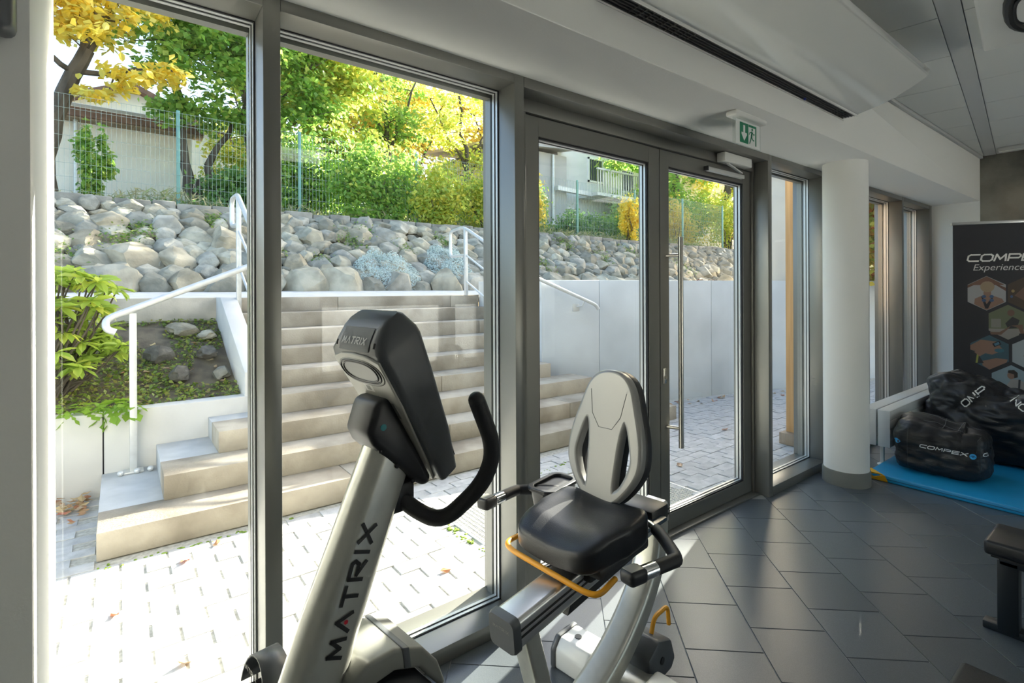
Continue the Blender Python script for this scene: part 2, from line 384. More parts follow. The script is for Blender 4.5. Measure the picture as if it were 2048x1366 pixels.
for t in tiles:
    d, lt, c, A0, B0 = t
    if id(t) in vs_:
        o = ea*A0+eb*B0; link('floor_tile', tile_full, floor, (o.x, o.y, 0), (0, 0, ang))
    else:
        q = [(ea*a+eb*b)[:] for a, b in ((A0+G/2, B0+G/2), (A0+TS-G/2, B0+G/2), (A0+TS-G/2, B0+TS-G/2), (A0+G/2, B0+TS-G/2))]
        for pl in ((0, 1, 1.86), (1, 0, XE), (-1, 0, -XW), (0, -1, -YBK)):
            if q: q = clip_poly(q, *pl)
        if len(q) >= 3: rest.prism(q, 'z', -.014, 0)
stuff(rest.build('floor_tile_rest', tile_m, floor, smooth=0))

# walls of the room
w = MB().box(XW, -.146, 1.47, 1.96, -.02, ZC).build('wall_pillar', white_wall, bevel=.004); tag(w, 'white plastered wall pier beside the tall window', 'wall', kind='structure')
w = MB().box(XW-.2, XW, YBK, 1.96, -.02, ZC+.3).build('wall_west', white_wall); tag(w, 'plain white side wall behind the exercise bike', 'wall', kind='structure')
sw = MB().box(XW-.2, XE+.2, YBK-.2, YBK, -.02, .10).box(XW-.2, XE+.2, YBK-.2, YBK, 1.80, ZC+.3)
for a, b_ in ((XW-.2, 2.4), (4.55, 4.75), (6.9, XE+.2)): sw.box(a, b_, YBK-.2, YBK, .10, 1.80)
w = sw.build('wall_south', white_wall, smooth=0, fix=False); tag(w, 'white back wall with two wide windows opposite the glass front', 'wall', kind='structure')
for k, (a, b_) in enumerate(((2.4, 4.55), (4.75, 6.9))):  # unseen windows added behind the camera to brighten the room
    r = thing('window_%d' % (7+k), 'wide window in the back wall, %s the mural wall' % ('second from', 'next to')[k], 'window', ((a+b_)/2, YBK-.1, .10), kind='structure'); hw = (b_-a)/2
    MB().box(-hw, -hw+.05, -.04, .04, 0, 1.7).box(hw-.05, hw, -.04, .04, 0, 1.7).box(-hw, hw, -.04, .04, 0, .05).box(-hw, hw, -.04, .04, 1.65, 1.7).build('frame', frame_m, r, smooth=0, fix=False)
    MB().box(-hw+.05, hw-.05, -.005, .005, .05, 1.65).build('pane', glass_m, r, smooth=0)
w = MB().box(-30, 40, -40, YBK-.2, -.3, -.08).build('south_bounce_ground', mat('pale bounce ground', (.66, .65, .62), .9), smooth=0); tag(w, 'pale open yard behind the building', 'ground', kind='structure')  # unseen pale ground, added to bounce daylight up through the back windows
mural = mat('rocky mural print', (.012, .012, .013), .75, col2=(.30, .285, .24), scale=1.5, bump=.1, bscale=60, detail=10)
w = MB().box(XE, XE+.2, YBK, YB, -.02, ZC+.3).build('wall_end', mural); tag(w, 'end wall with dark mural of rough rock texture', 'wall', kind='structure')
w = MB().box(XE, XE+.2, YB, 1.96, -.02, ZC+.3).build('wall_return', white_wall); tag(w, 'narrow white return wall beside the last window', 'wall', kind='structure')
bk = MB().box(-.146, XE, YB, 2.0, ZS, ZC+.3).box(XW, -.146, YB, 1.47, ZS, ZC+.3).build('ceiling_bulkhead', white_wall, bevel=.003); tag(bk, 'white dropped bulkhead with flat soffit above the windows', 'bulkhead', kind='structure')

# ceiling: long panels between broad rails, turned 7.5 degrees
ce = MB().box(XW, XE, YBK, YB, ZC+.012, ZC+.3).build('ceiling', rail_m); tag(ce, 'suspended white panel ceiling with broad rails', 'ceiling', kind='structure')
ca_, sa_ = math.cos(R(7.5)), math.sin(R(7.5)); O = Vector((3.30, .70)); eu = Vector((ca_, sa_)); ev = Vector((-sa_, ca_))
for rowi in range(-4, 2):
    v0 = rowi*1.9+.05; v1 = v0+1.80
    for k in range(-12, 12):
        u0 = k*.6+.003; u1 = u0+.594
        q = [tuple(O+eu*a+ev*b) for a, b in ((u0, v0), (u1, v0), (u1, v1), (u0, v1))]
        for pl in ((0, 1, YB-.03), (1, 0, XE-.03), (-1, 0, -XW), (0, -1, -YBK)):
            if q: q = clip_poly(q, *pl)
        if len(q) >= 3: MB().prism(q, 'z', ZC, ZC+.012).build('ceiling_panel', ceil_m, ce, smooth=0)
    q = [tuple(O+eu*a+ev*b) for a, b in ((-8, v0-.095), (8, v0-.095), (8, v0-.005), (-8, v0-.005))]
    for pl in ((0, 1, YB-.03), (1, 0, XE-.03), (-1, 0, -XW), (0, -1, -YBK)):
        if q: q = clip_poly(q, *pl)
    if len(q) >= 3: MB().prism(q, 'z', ZC-.002, ZC+.012).build('ceiling_rail', rail_m, ce, smooth=0)
t = MB().box(-.146, XE, YB-.025, YB, ZC-.02, ZC+.012).build('trim_1', rail_m, bevel=.003); tag(t, 'grey edge angle along the ceiling at bulkhead', 'trim', kind='structure')
# unseen ceiling lamps added deeper in the room as fill light
lampm = bpy.data.materials.new('fill light diffuser'); lampm.use_nodes = True; lb = lampm.node_tree.nodes['Principled BSDF']; lb.inputs['Emission Color'].default_value = (1, .97, .92, 1); lb.inputs['Emission Strength'].default_value = 2.2
for i, (x, y, where) in enumerate([(-1.2, -1.5, 'nearest the side wall'), (1.4, -1.7, 'second from the side wall'), (4.0, -1.5, 'second from the mural wall'), (6.0, -1.5, 'nearest the mural wall')]):
    l = thing('fill_light_panel', 'square recessed ceiling light panel, '+where, 'ceiling light', (x, y, ZC), R(7.5), 'recessed ceiling lights')
    MB().box(-.3, .3, -.3, .3, -.012, .0).build('frame', white_p, l, bevel=.002); MB().box(-.27, .27, -.27, .27, -.016, -.0121).build('diffuser', lampm, l, smooth=0)

# column
c = thing('column', 'round white column with dark grey base ring by the windows', 'column', (4.195, 1.492, 0), kind='structure')
MB().lathe([(.142, .105), (.142, ZS)], 64).build('shaft', white_wall, c)
MB().lathe([(.151, 0), (.151, .092), (.148, .105)], 64).build('base_ring', mat('column base grey', (.20, .20, .18), .55), c)

# ------------------------------------------------------------------ windows and door
def window(n, x0, x1, label, m0=.05, m1=.05, left=True, right=True):
    """fixed light: front frame (mullions project into the room), reveals, sill, glazing beads, pane"""
    r = thing('window_%d' % n, label, 'window', ((x0+x1)/2, YG, 0), kind='structure'); ox, oy = (x0+x1)/2, YG
    def B(name, m, a, b, c_, d, e, f, bev=.002): return MB().box(a-ox, b-ox, c_-oy, d-oy, e, f).build(name, m, r, bevel=bev)
    if left: B('mullion', frame_m, x0-m0, x0, YF, 1.93, 0, ZS)
    if right: B('mullion', frame_m, x1, x1+m1, YF, 1.93, 0, ZS)
    B('head', frame_m, x0, x1, YF, 1.93, ZS-.038, ZS-.0005); B('sill', frame_m, x0, x1, YF, 1.93, 0, .062)
    for (k, (y0, y1, s, m)) in enumerate([(1.806, 1.810, .003, seal_m), (1.810, 1.824, .006, bead_m), (1.824, 1.828, .007, seal_m), (1.828, 1.842, .010, bead_m)]):
        b = MB(); zb, zt = .062, ZS-.038
        b.box(x0-ox, x0+s-ox, y0-oy, y1-oy, zb, zt).box(x1-s-ox, x1-ox, y0-oy, y1-oy, zb, zt).box(x0+s-ox, x1-s-ox, y0-oy, y1-oy, zb, zb+s).box(x0+s-ox, x1-s-ox, y0-oy, y1-oy, zt-s, zt)
        b.build('glazing_seal' if m is seal_m else 'glazing_bead', m, r, smooth=0)
    B('pane', glass_m, x0+.012, x1-.012, 1.843, 1.852, .072, ZS-.048, 0)
    b = MB().box(x0-ox, x0+.010-ox, .012, .05, .062, ZS-.038).box(x1-.010-ox, x1-ox, .012, .05, .062, ZS-.038).box(x0-ox, x1-ox, .012, .05, ZS-.058, ZS-.038); b.build('outer_frame', frame_m, r, smooth=0)
    return r
window(1, -.205, .349, 'tall fixed window with grey frame between white pier and first mullion', left=False)
window(2, .400, 1.314, 'wide fixed window with grey frame behind the recumbent bike', left=False)
window(3, 3.518, 4.360, 'tall fixed window between the glass door and round column')
window(4, 4.411, 5.250, 'tall fixed window behind the round column', left=False)
window(5, 5.301, 6.180, 'tall fixed window above the low radiator beside the column', left=False)
window(6, 6.231, 7.080, 'tall fixed window next to the white return wall', left=False, m1=.09)

dr = thing('door_1', 'grey aluminium double glass door with pull handle', 'door', (2.44, 1.805, 0), kind='structure'); dx, dy = 2.44, 1.805
def DB(name, m, parent, a, b, c_, d, e, f, bev=.002): return MB().box(a-dx, b-dx, c_-dy, d-dy, e, f).build(name, m, parent, bevel=bev)
DB('head_fascia', frame_d, dr, 1.365, 3.467, YF, 1.93, ZS-.045, ZS-.0005); DB('head_frame', frame_d, dr, 1.365, 3.467, 1.790, 1.90, 2.206, ZS-.045)
DB('jamb', frame_d, dr, 1.365, 1.452, 1.790, 1.90, 0, 2.206); DB('jamb', frame_d, dr, 3.449, 3.467, 1.790, 1.90, 0, 2.206)
DB('threshold', frame_d, dr, 1.365, 3.467, 1.76, 1.93, -.002, .012)
for k, (a, b, sL, sR) in enumerate([(1.456, 2.4375, .082, .094), (2.4425, 3.445, .082, .094)]):
    z0, z1 = .016, 2.202; gt, gb = 2.113, .105
    lf = MB()
    lf.box(a-dx, a+sL-dx, 0, .07, z0, z1).box(b-sR-dx, b-dx, 0, .07, z0, z1).box(a+sL-dx, b-sR-dx, 0, .07, z0, gb).box(a+sL-dx, b-sR-dx, 0, .07, gt, z1)
    leaf = lf.build('door_leaf', frame_d, dr, smooth=0, bevel=.0015, seg=1)
    for (y0, y1, s, m) in [(.006, .016, .008, seal_m), (.016, .03, .012, bead_m), (.03, .036, .015, seal_m), (.036, .05, .014, bead_m)]:
        bd = MB(); A, B_ = a+sL, b-sR
        bd.box(A-dx, A+s-dx, y0, y1, gb, gt).box(B_-s-dx, B_-dx, y0, y1, gb, gt).box(A+s-dx, B_-s-dx, y0, y1, gb, gb+s).box(A+s-dx, B_-s-dx, y0, y1, gt-s, gt)
        bd.build('glazing_seal' if m is seal_m else 'glazing_bead', m, leaf, smooth=0)
    MB().box(a+sL+.004-dx, b-sR-.004-dx, .05, .058, gb+.004, gt-.004).build('pane', glass_m, leaf, smooth=0)
    if k == 1:
        h = MB().tube([(2.528-dx, -.075, .505), (2.528-dx, -.075, 1.70)], .0145, 20).build('pull_handle', steel, leaf)
        for z in (.615, 1.597): MB().tube([(2.500-dx, .0, z), (2.500-dx, -.04, z), (2.528-dx, -.075, z)][::2], .0105, 14).build('standoff', steel, h)
        lk = MB().box(2.462-dx, 2.492-dx, -.008, .001, .865, .955).build('lock_plate', steel, leaf, bevel=.004)
        MB().tube([(2.477-dx, -.016, .90), (2.477-dx, .0, .90)], .009, 14).build('cylinder', steel, lk)
# door closer (body on frame, slide rail on leaf)
cl = thing('door_closer', 'silver-white overhead door closer with arm above right door leaf', 'door closer', (3.16, 1.788, 2.19))
MB().box(-.165, .165, -.062, -.002, .012, .072).build('body', white_p, cl, bevel=.008)
MB().box(-.30, .13, -.028, .0, -.058, -.034).build('slide_rail', mat('closer rail', (.62, .63, .62), .35, .3), cl, bevel=.003)
MB().bar((-.10, -.04, .008), (.10, -.022, -.026), .02, .008).build('arm', white_p, cl, bevel=.002)
MB().box(-.306, -.296, -.030, .0, -.060, -.032).build('rail_cap', blackp, cl)

# ------------------------------------------------------------------ exit sign
es = thing('exit_sign', 'green and white emergency exit sign with arrow hanging from soffit', 'exit sign', (2.615, 1.386, ZS))
MB().box(-.155, .155, -.03, .03, -.028, .0).build('mount', white_p, es, bevel=.008, seg=3)
MB().box(-.135, .135, -.004, .004, -.165, -.028).build('acrylic_plate', acryl, es, smooth=0)
pl = MB().box(-.118, .122, -.0055, -.0042, -.160, -.034).build('sign_face', signw, es, smooth=0)
def poly(name, pts, m, parent, y): return MB().add([(x, y, z) for x, z in pts], [tuple(range(len(pts)))]).build(name, m, parent, smooth=0, fix=False)
Y1 = -.0060
poly('green_field', [(-.082, -.148), (.004, -.148), (.004, -.044), (-.082, -.044)], signg, es, Y1)
poly('arrow', [(-.048, -.056), (-.030, -.056), (-.030, -.094), (-.012, -.094), (-.012, -.104), (-.039, -.137), (-.066, -.104), (-.066, -.094), (-.048, -.094)], signw, es, Y1-.0005)
poly('door_frame', [(.006, -.044), (.086, -.044), (.086, -.148), (.074, -.148), (.074, -.056), (.006, -.056)], signg, es, Y1)
man = MB(); yq = Y1-.0006
man.add([(.042+.008*math.cos(a*.5236), yq, -.066+.008*math.sin(a*.5236)) for a in range(12)], [tuple(range(12))])
for s_ in [((.040, -.076), (.034, -.104), .013), ((.036, -.080), (.016, -.086), .006), ((.016, -.086), (.010, -.098), .006), ((.040, -.080), (.058, -.092), .006), ((.058, -.092), (.066, -.086), .006), ((.034, -.104), (.048, -.120), .008), ((.048, -.120), (.062, -.122), .007), ((.034, -.104), (.026, -.124), .008), ((.026, -.124), (.014, -.144), .007)]:
    (a, b), (c_, d), w_ = s_; v = Vector((c_-a, d-b)).normalized(); n_ = Vector((-v.y, v.x))*w_/2
    man.add([(a+n_.x, yq, b+n_.y), (c_+n_.x, yq, d+n_.y), (c_-n_.x, yq, d-n_.y), (a-n_.x, yq, b-n_.y)], [(0, 1, 2, 3)])
man.build('running_figure', signg, es, smooth=0, fix=False)

# ------------------------------------------------------------------ air curtain on the bulkhead
ac = thing('air_curtain', 'long glossy white wedge-shaped air curtain on the bulkhead', 'air curtain', (2.5, YB, 2.47)); L0, L1 = -1.14, 1.115
prof = [(0, .0), (-.075, .0), (-.082, .006), (-.11, .012)] + [(-.11-.31*t, .012+.115*t+.018*math.sin(t*PI)*-1) for t in (.15, .35, .55, .75, .9, 1)] + [(-.428, .135), (-.43, .165), (-.42, .178), (-.30, .20), (-.05, .235), (0, .235)]
MB().prism(prof, 'x', L0, L1).build('shell', gloss_w, ac, smooth=40, bevel=.002, seg=1)
MB().box(L0+.03, L1-.03, -.072, -.004, -.004, .002).build('grille_recess', grille_m, ac, smooth=0)
gf = mat('grille bar', (.10, .10, .095), .5)
for k in range(5): MB().box(L0+.03, L1-.03, -.070+k*.0155, -.0675+k*.0155, -.010, -.003).build('grille_bar', gf, ac, smooth=0)
for a, b in ((.18, .62), (2.02, 2.20)):
    for k in range(int((b-a)/.045)): MB().box(L0+a+k*.045, L0+a+k*.045+.003, -.070, -.006, -.011, -.004).build('grille_cross_bar', gf, ac, smooth=0)
MB().box(L0+.01, L1-.01, -.004, .0, -.016, .0).box(L0+.01, L1-.01, -.080, -.073, -.010, .0).build('grille_rim', white_p, ac, smooth=0)
q, wd = strokes('WING', .014, .016, .003, .006); place_text('lettering', q, label_g, ac, (L1-.115, -.4305, .142), (1, 0, 0), (0, 0, 1))
MB().sphere((-.18+.7, -.02, -.014), .008).build('status_lamp', mat('blue lamp', (.03, .05, .3), .3), ac)

# ceiling cassette (upper right)
cs = thing('ceiling_cassette', 'white square ceiling unit with black oval slot', 'ceiling unit', (3.31, .06, ZC), R(7.5))
MB().box(-.62, .58, -.62, .54, -.06, .0).build('panel', white_p, cs, bevel=.015, seg=3)
ov = lambda rx, ry, cx_, cy_: [(cx_+rx*math.copysign(abs(math.cos(a))**.7, math.cos(a)), cy_+ry*math.copysign(abs(math.sin(a))**.7, math.sin(a)), -.063) for a in [2*PI*k/40 for k in range(40)]]
MB().tube(ov(.40, .40, .08, .03), .020, 8, closed=True).build('oval_slot', grille_m, cs)
MB().tube(ov(.370, .37, .08, .03), .007, 8, closed=True).build('slot_edge', mat('grey edge', (.3, .31, .3), .4), cs)
MB().prism([(x, y) for x, y, z in ov(.17, .075, .10, .33)], 'z', -.072, -.060).build('flap', white_p, cs)
MB().tube([(x, y, -.066) for x, y, z in ov(.175, .08, .10, .33)], .010, 8, closed=True).build('flap_gap', grille_m, cs)
lt = thing('tube_light', 'slim grey tube luminaire below ceiling near the mural wall', 'luminaire', (6.85, .35, ZC))
MB().box(-.03, .03, -.75, .75, -.035, .0).build('housing', rail_m, lt, bevel=.01); MB().box(-.022, .022, -.74, .74, -.045, -.0351).build('diffuser', white_p, lt, bevel=.003)
# device on the pier
sp = thing('wall_speaker', 'small dark rounded box mounted on the white pier', 'wall device', (-.30, 1.47, 1.925))
MB().box(-.12, .136, -.075, .0, .0, .30).build('body', greyp, sp, bevel=.018, seg=3); MB().box(-.10, .10, -.078, -.073, .03, .27).build('front', blackp, sp, bevel=.004)

# ================================================================== OUTDOORS
ZY = -.068                                                        # courtyard level
RS = -.0224                                                       # the stairs stand a degree off the facade
def stair_y(k, x): return 3.593+.308*k+RS*x
gd = MB().box(-6, 22, 1.93, 7.0, -.6, ZY-.007).build('courtyard_bed', sand_m); tag(gd, 'sandy bed with dark joints under the courtyard paving blocks', 'paving', kind='structure')
# paving blocks 20 x 10, long side along the facade, half bond
PL, PW, PG = .210, .1045, .004
pav = MB().box(PG/2+.004, PL-PG/2-.004, .0010, PW-.0010, -.05, 0).mesh('paving_block', paver_m, bevel=.0015, seg=1)
pr = MB(); cells = []
for j in range(27):
    y = 1.945+j*PW
    for i in range(-12, 50):
        x = i*PL+(PL/2 if j % 2 else 0)
        cx_, cy_ = x+PL/2, y+PW/2
        if cy_ > 3.52-.0224*cx_ and -.12 < cx_ < 3.6: continue
        if 1.66 < cx_ < 3.34 and 1.98 < cy_ < 2.97: continue
        if cy_ > 4.65 or x > 9.5: continue
        if cx_ > 4.0 and cy_ > 4.55-.272*(cx_-4.0): continue
        d = cx_*.6078+cy_*.7941; lt_ = cx_*.7941-cy_*.6078
        cells.append((d, lt_, x, y))
vis = sorted([c for c in cells if -.95 < c[1]/c[0] < .6 and c[0] > 1.35 and not (c[0] < 2.1 and c[1]/c[0] > .02)], key=lambda c: c[0])[:300]; vset = set(vis)
for c_ in cells:
    dz = rng.uniform(-.003, .003); rz = rng.normal(0, .006)
    if c_ in vset: link('paving_block', pav, gd, (c_[2], c_[3], ZY+dz), (rng.normal(0, .004), rng.normal(0, .004), rz))
    else: pr.box(c_[2]+PG/2+.004, c_[2]+PL-PG/2-.004, c_[3]+.0015, c_[3]+PW-.0015, ZY-.05+dz, ZY+dz)
stuff(pr.build('paving_block_rest', paver_m, gd, smooth=0))
# moss in the joints beside the steps and grate
mo = MB()
for (x0, y0, x1, y1) in [(-.1, 3.50, .9, 3.49), (1.62, 2.99, 3.3, 2.99), (1.63, 2.1, 1.63, 2.9), (2.4, 3.06, 3.5, 3.30)]:
    for k in range(34):
        t = rng.random(); mo.sphere((x0+(x1-x0)*t+rng.normal(0, .012), y0+(y1-y0)*t+rng.normal(0, .012), ZY-.004), rng.uniform(.006, .022), rng.uniform(.006, .014), .008, 7, 4)
tag(stuff(mo.build('joint_moss', moss_m)), 'bright green moss tufts in paving joints by the grate', 'moss', kind='stuff')
# door grate
g = thing('entrance_grate', 'galvanised foot scraper grating sunk in paving outside the door', 'grate', (2.5, 2.475, ZY))
MB().box(-.83, .83, -.485, .485, -.06, -.035).build('tray', mat('grate tray', (.10, .10, .10), .8), g, smooth=0)
b = MB(); b.box(-.83, .83, -.485, -.470, -.035, .002).box(-.83, .83, .470, .485, -.035, .002).box(-.83, -.815, -.47, .47, -.035, .002).box(.815, .83, -.47, .47, -.035, .002); b.build('frame', galv_m, g, smooth=0)
b = MB()
for k in range(62): y = -.465+k*.0152; b.box(-.815, .815, y, y+.003, -.022, .0)
stuff(b.build('bearing_bars', galv_m, g, smooth=0, fix=False))
b = MB()
for k in range(49): x = -.80+k*.0333; b.box(x, x+.003, -.47, .47, -.020, -.001)
stuff(b.build('cross_bars', galv_m, g, smooth=0, fix=False))

# stairs: nine block steps; the three lowest run out to the left in turn
st = thing('garden_stairs', 'weathered concrete block stairs climbing from the courtyard to path', 'stairs', (1.8, 3.6, ZY), kind='structure'); ox, oy = 1.8, 3.6
for k in range(9):
    z1 = .087+.155*k-ZY; z0 = z1-.155
    xl = [-.106, .217, .560][k] if k < 3 else .985
    xr = [5.0, 4.62, 4.30, 3.95, 3.98, 3.98, 3.98, 3.98, 3.98][k]
    xs = [xl]; x = xl+[1.42, 2.05, 1.2, 1.55, 1.1, 1.5, 1.15, 1.45, 1.05][k]
    while x < xr-.35: xs.append(x); x += [1.55, 1.4, 1.55, 1.5, 1.45, 1.5, 1.45, 1.5, 1.5][k]
    xs.append(xr)
    for a, b_ in zip(xs, xs[1:]):
        g2 = .0025
        def blk(y_off0, y_off1, zt):
            return MB().prism([(a+g2-ox, stair_y(k, a)+y_off0-oy), (b_-g2-ox, stair_y(k, b_)+y_off0-oy), (b_-g2-ox, stair_y(k, b_)+y_off1-oy), (a+g2-ox, stair_y(k, a)+y_off1-oy)], 'z', z0-.0, zt)
        dep = .345 if k < 8 else .35
        blk(0, dep, z1).build('step_block', stain_m, st, bevel=.005, seg=2)
    if k < 3:     # slabs behind the front row, reaching back to the planter wall
        xe = .985
        MB().prism([(xl+.003-ox, stair_y(k, xl)+.352-oy), (xe-ox, stair_y(k, xe)+.352-oy), (xe-ox, 4.748-oy), (xl+.003-ox, 4.748-oy)], 'z', z0, z1-.003).build('back_slab', mat('grey slab', (.47, .475, .47), .9, var=.08, scale=6, bump=.15, bscale=80), st, bevel=.003)
MB().prism([(.985-ox, 4.7-oy), (3.98-ox, 4.62-oy), (3.98-ox, 6.3-oy), (.985-ox, 6.35-oy)], 'z', 0, .155).build('stair_core', conc_m, st, smooth=0)
# planter wall
pw = thing('planter_wall', 'low pale concrete retaining wall left of the stairs', 'retaining wall', (-.5, 4.8, ZY), kind='structure')
for a, b_ in ((-4.0, -1.98), (-1.975, -.098), (-.090, .985)):
    MB().box(a+.5, b_+.5, -.05, .10, -.1, .525-ZY).build('wall_panel', wallc_m, pw, bevel=.006)
MB().box(-.098+.5, -.090+.5, -.035, .08, -.1, .515-ZY).build('joint_strip', seal_m, pw, smooth=0)
# sloping cheek beside the stairs
ck = MB().prism([(4.77, .35), (4.77, .722), (6.06, 1.335), (6.45, 1.335), (6.45, .35)], 'x', .832, .985).build('stair_cheek', wallc_m, bevel=.006); tag(ck, 'sloping pale concrete cheek wall along the left stair edge', 'cheek wall', kind='structure')
# right retaining wall
rw = thing('garden_wall', 'tall smooth concrete garden wall right of the stairs', 'garden wall', (4.0, 4.65, ZY), kind='structure'); H1 = 1.515-ZY
MB().box(-.0, .16, .0, 1.35, -.1, H1).build('wall_panel', wallg_m, rw, bevel=.004)
dirw = Vector((2.95, -.80)).normalized(); nw = Vector((-dirw.y, dirw.x))
for a, b_ in ((0, .80), (.806, 2.6), (2.606, 4.4), (4.406, 6.2), (6.206, 8.0)):
    p = [dirw*a, dirw*b_, dirw*b_+nw*.16, dirw*a+nw*.16]
    MB().prism([tuple(q) for q in p], 'z', -.1, H1).build('wall_panel', wallg_m, rw, bevel=.004)

# upper ground: path, fill
def P3(name, quad, m, label, cat): 
    o = MB().add(quad, [tuple(range(len(quad)))]).build(name, m, smooth=0, fix=False); return tag(o, label, cat, kind='structure')
zp = 1.327
pa = thing('garden_path', 'bright concrete path at the head of the stairs', 'path', (2, 7, zp), kind='structure')
MB().add([(-8, -.62, 0), (-1.015, -.62, 0), (-1.015, -.62, 0), (2.0, -.66, 0), (2.0, -.66, 0), (14, -.9, 0), (16, .95, .07), (-8, .95, .07)], [(0, 1, 3, 5, 6, 7)]).build('surface', path_m, pa, smooth=0, fix=False)
MB().box(-8, -1.015, -.66, -.60, -.30, .005).build('kerb', conc_m, pa, bevel=.004)
bank = MB().add([(3.98, 4.66, zp-.03), (4.02, 6.4, zp-.02), (18, 6.2, zp-.02), (18, .9, zp-.03), (12.1, 2.47, zp-.03)], [(0, 1, 2, 3, 4)]).build('upper_lawn', soil_m, smooth=0, fix=False); tag(bank, 'raised earth behind the garden wall', 'ground', kind='structure')
# planted slope left of the stairs
sl_ = MB(); NX, NY = 40, 16; vs2 = []
for j in range(NY+1):
    for i in range(NX+1):
        x = -4+4.83*i/NX; t = j/NY; y = 4.86+1.50*t
        z = .50+.60*t**1.15+.02*noise.noise((x*3, y*3, 0))+.03*noise.noise((x*9, y*9, 5)); vs2.append((x, y, z))
sl_.add(vs2, [(j*(NX+1)+i, j*(NX+1)+i+1, (j+1)*(NX+1)+i+1, (j+1)*(NX+1)+i) for j in range(NY) for i in range(NX)])
slope = sl_.build('planted_slope', soil_m, smooth=80); tag(slope, 'dark soil slope between planter wall and path', 'soil', kind='structure')
def slope_z(x, y): t = min(max((y-4.86)/1.50, 0), 1); return .50+.60*t**1.15+.02*noise.noise((x*3, y*3, 0))
wm = leafmat('weed leaves', [(.10, .17, .02), (.20, .30, .04), (.34, .40, .06), (.30, .24, .07)], .35)
n = 9000; X = rng.uniform(-1.6, .82, n); Yv = 4.88+1.45*rng.random(n); dens = np.array([noise.noise((x*2.2, y*2.2, 3))+.25*(y < 5.15)+.2*(y > 6.0) for x, y in zip(X, Yv)]); kk = dens > -.20; X, Yv = X[kk], Yv[kk]
C_ = np.stack([X, Yv, [slope_z(x, y)+.012+.02*rng.random() for x, y in zip(X, Yv)]], 1)
o = leaves('ground_cover', wm, C_, np.tile([0, -.2, 1.], (len(C_), 1)), rng.uniform(.015, .05, len(C_)), None, .55); tag(stuff(o), 'low green weeds and moss covering the soil slope', 'ground cover', kind='stuff')
# rocks lying on the slope
ROCKS = []
for vnum in range(12):
    bm = bmesh.new(); bmesh.ops.create_icosphere(bm, subdivisions=3, radius=.5)
    for v in bm.verts:
        p = v.co.normalized(); d = 1+.42*noise.noise(p*1.2+Vector((vnum*7, 1, 2)))+.20*noise.noise(p*2.6+Vector((vnum*3, 5, 2)))+.06*noise.noise(p*7+Vector((vnum, 1, 7)))
        q = p*d*.5; q = Vector((q.x, q.y, max(q.z, -.42)))
        for c in ((.8, .3, .5), (-.5, .8, .3), (.2, -.7, .7), (-.7, -.5, .3), (.1, .2, .9), (.6, -.7, -.1)):    # flattened sides
            nn = (Vector(c)+.4*noise.noise_vector(Vector((vnum, c[0], 9)))).normalized(); e = q.dot(nn)-.335
            if e > 0: q -= nn*e*.96
        v.co = q
    me = bpy.data.meshes.new('stone'); bm.to_mesh(me); bm.free(); me.materials.append(rock_m)
    me.polygons.foreach_set('use_smooth', [True]*len(me.polygons)); me.set_sharp_from_angle(angle=R(28)); ROCKS.append(me)
ROCKD = []
for me in ROCKS[:3]:
    m2 = me.copy(); m2.materials.clear(); m2.materials.append(rockd_m); ROCKD.append(m2)
for i, (x, y, s, lab) in enumerate([(.30, 5.62, .20, 'angular dark grey rock in weeds, largest on the planted slope'), (.42, 5.28, .17, 'dark upright slate rock low on the planted slope'), (.66, 5.60, .15, 'small mossy dark rock close to the stair cheek')]):
    tag(link('slope_rock', ROCKD[i], None, (x, y, slope_z(x, y)+.06), (.3*i, .2, 1.3*i), (s*1.3, s*1.1, s*1.1)), lab, 'rock', 'rocks on the planted slope')
for i, (x, y, s, lab) in enumerate([(.52, 6.10, .24, 'pale flat stone high on the slope near the path kerb'), (.70, 5.95, .17, 'pale rounded stone by the upper cheek wall'), (.72, 5.25, .16, 'pale grey stone against the lower cheek wall')]):
    tag(link('slope_stone', ROCKS[i], None, (x, y, slope_z(x, y)+.05), (.1, .2, 2.1*i), (s*1.3, s, s*.75)), lab, 'rock', 'rocks on the planted slope')

# boulder bank with individual stones
YB0, ZB0, YB1, ZB1 = 7.90, 1.385, 9.60, 2.66
bb = MB().add([(-9, YB0, ZB0-.06), (22, YB0, ZB0-.06), (22, YB1, ZB1-.06), (-9, YB1, ZB1-.06)], [(0, 1, 2, 3)]).build('boulder_bank', soil_m, smooth=0, fix=False); tag(bb, 'sloping bank of rounded field stones along the path', 'stone bank', kind='structure')
rows_ = [(.02, .50), (.17, .38), (.30, .37), (.42, .34), (.53, .33), (.64, .33), (.75, .31), (.855, .30), (.95, .28)]
rk = []
for ri, (t, s) in enumerate(rows_):
    x = -2.2+rng.random()*.3
    while x < 17:
        sx = s*rng.uniform(.72, 1.30); x += sx*.44
        tt = t+rng.normal(0, .018); big = rng.random() < .12
        if big and ri > 1: sx *= 1.35
        if not (ri > 0 and rng.random() < .045):
            rk.append((x, tt, sx, sx*rng.uniform(.62, .95), sx*rng.uniform(.52, .80) if ri else sx*rng.uniform(.75, 1.0), rng.integers(0, 12), rng.uniform(0, 6.28)))
        x += sx*.46
sd = (ZB1-ZB0)/(YB1-YB0); tilt = math.atan(sd)
def rock_tf(r_):
    x, tt, a, b_, c_, vi, rz = r_
    y = YB0+(YB1-YB0)*tt; z = ZB0+(ZB1-ZB0)*tt
    return Matrix.Translation((x, y+.0, z+c_*.16)) @ Matrix.Rotation(tilt*.75, 4, 'X') @ Matrix.Rotation(.35*math.sin(rz*3), 4, 'Y') @ Matrix.Rotation(.5*math.sin(rz*2), 4, 'Z') @ Matrix.Diagonal((a*1.26, b_*1.30, c_*1.15, 1)) @ Matrix.Rotation(rz, 4, 'Z')
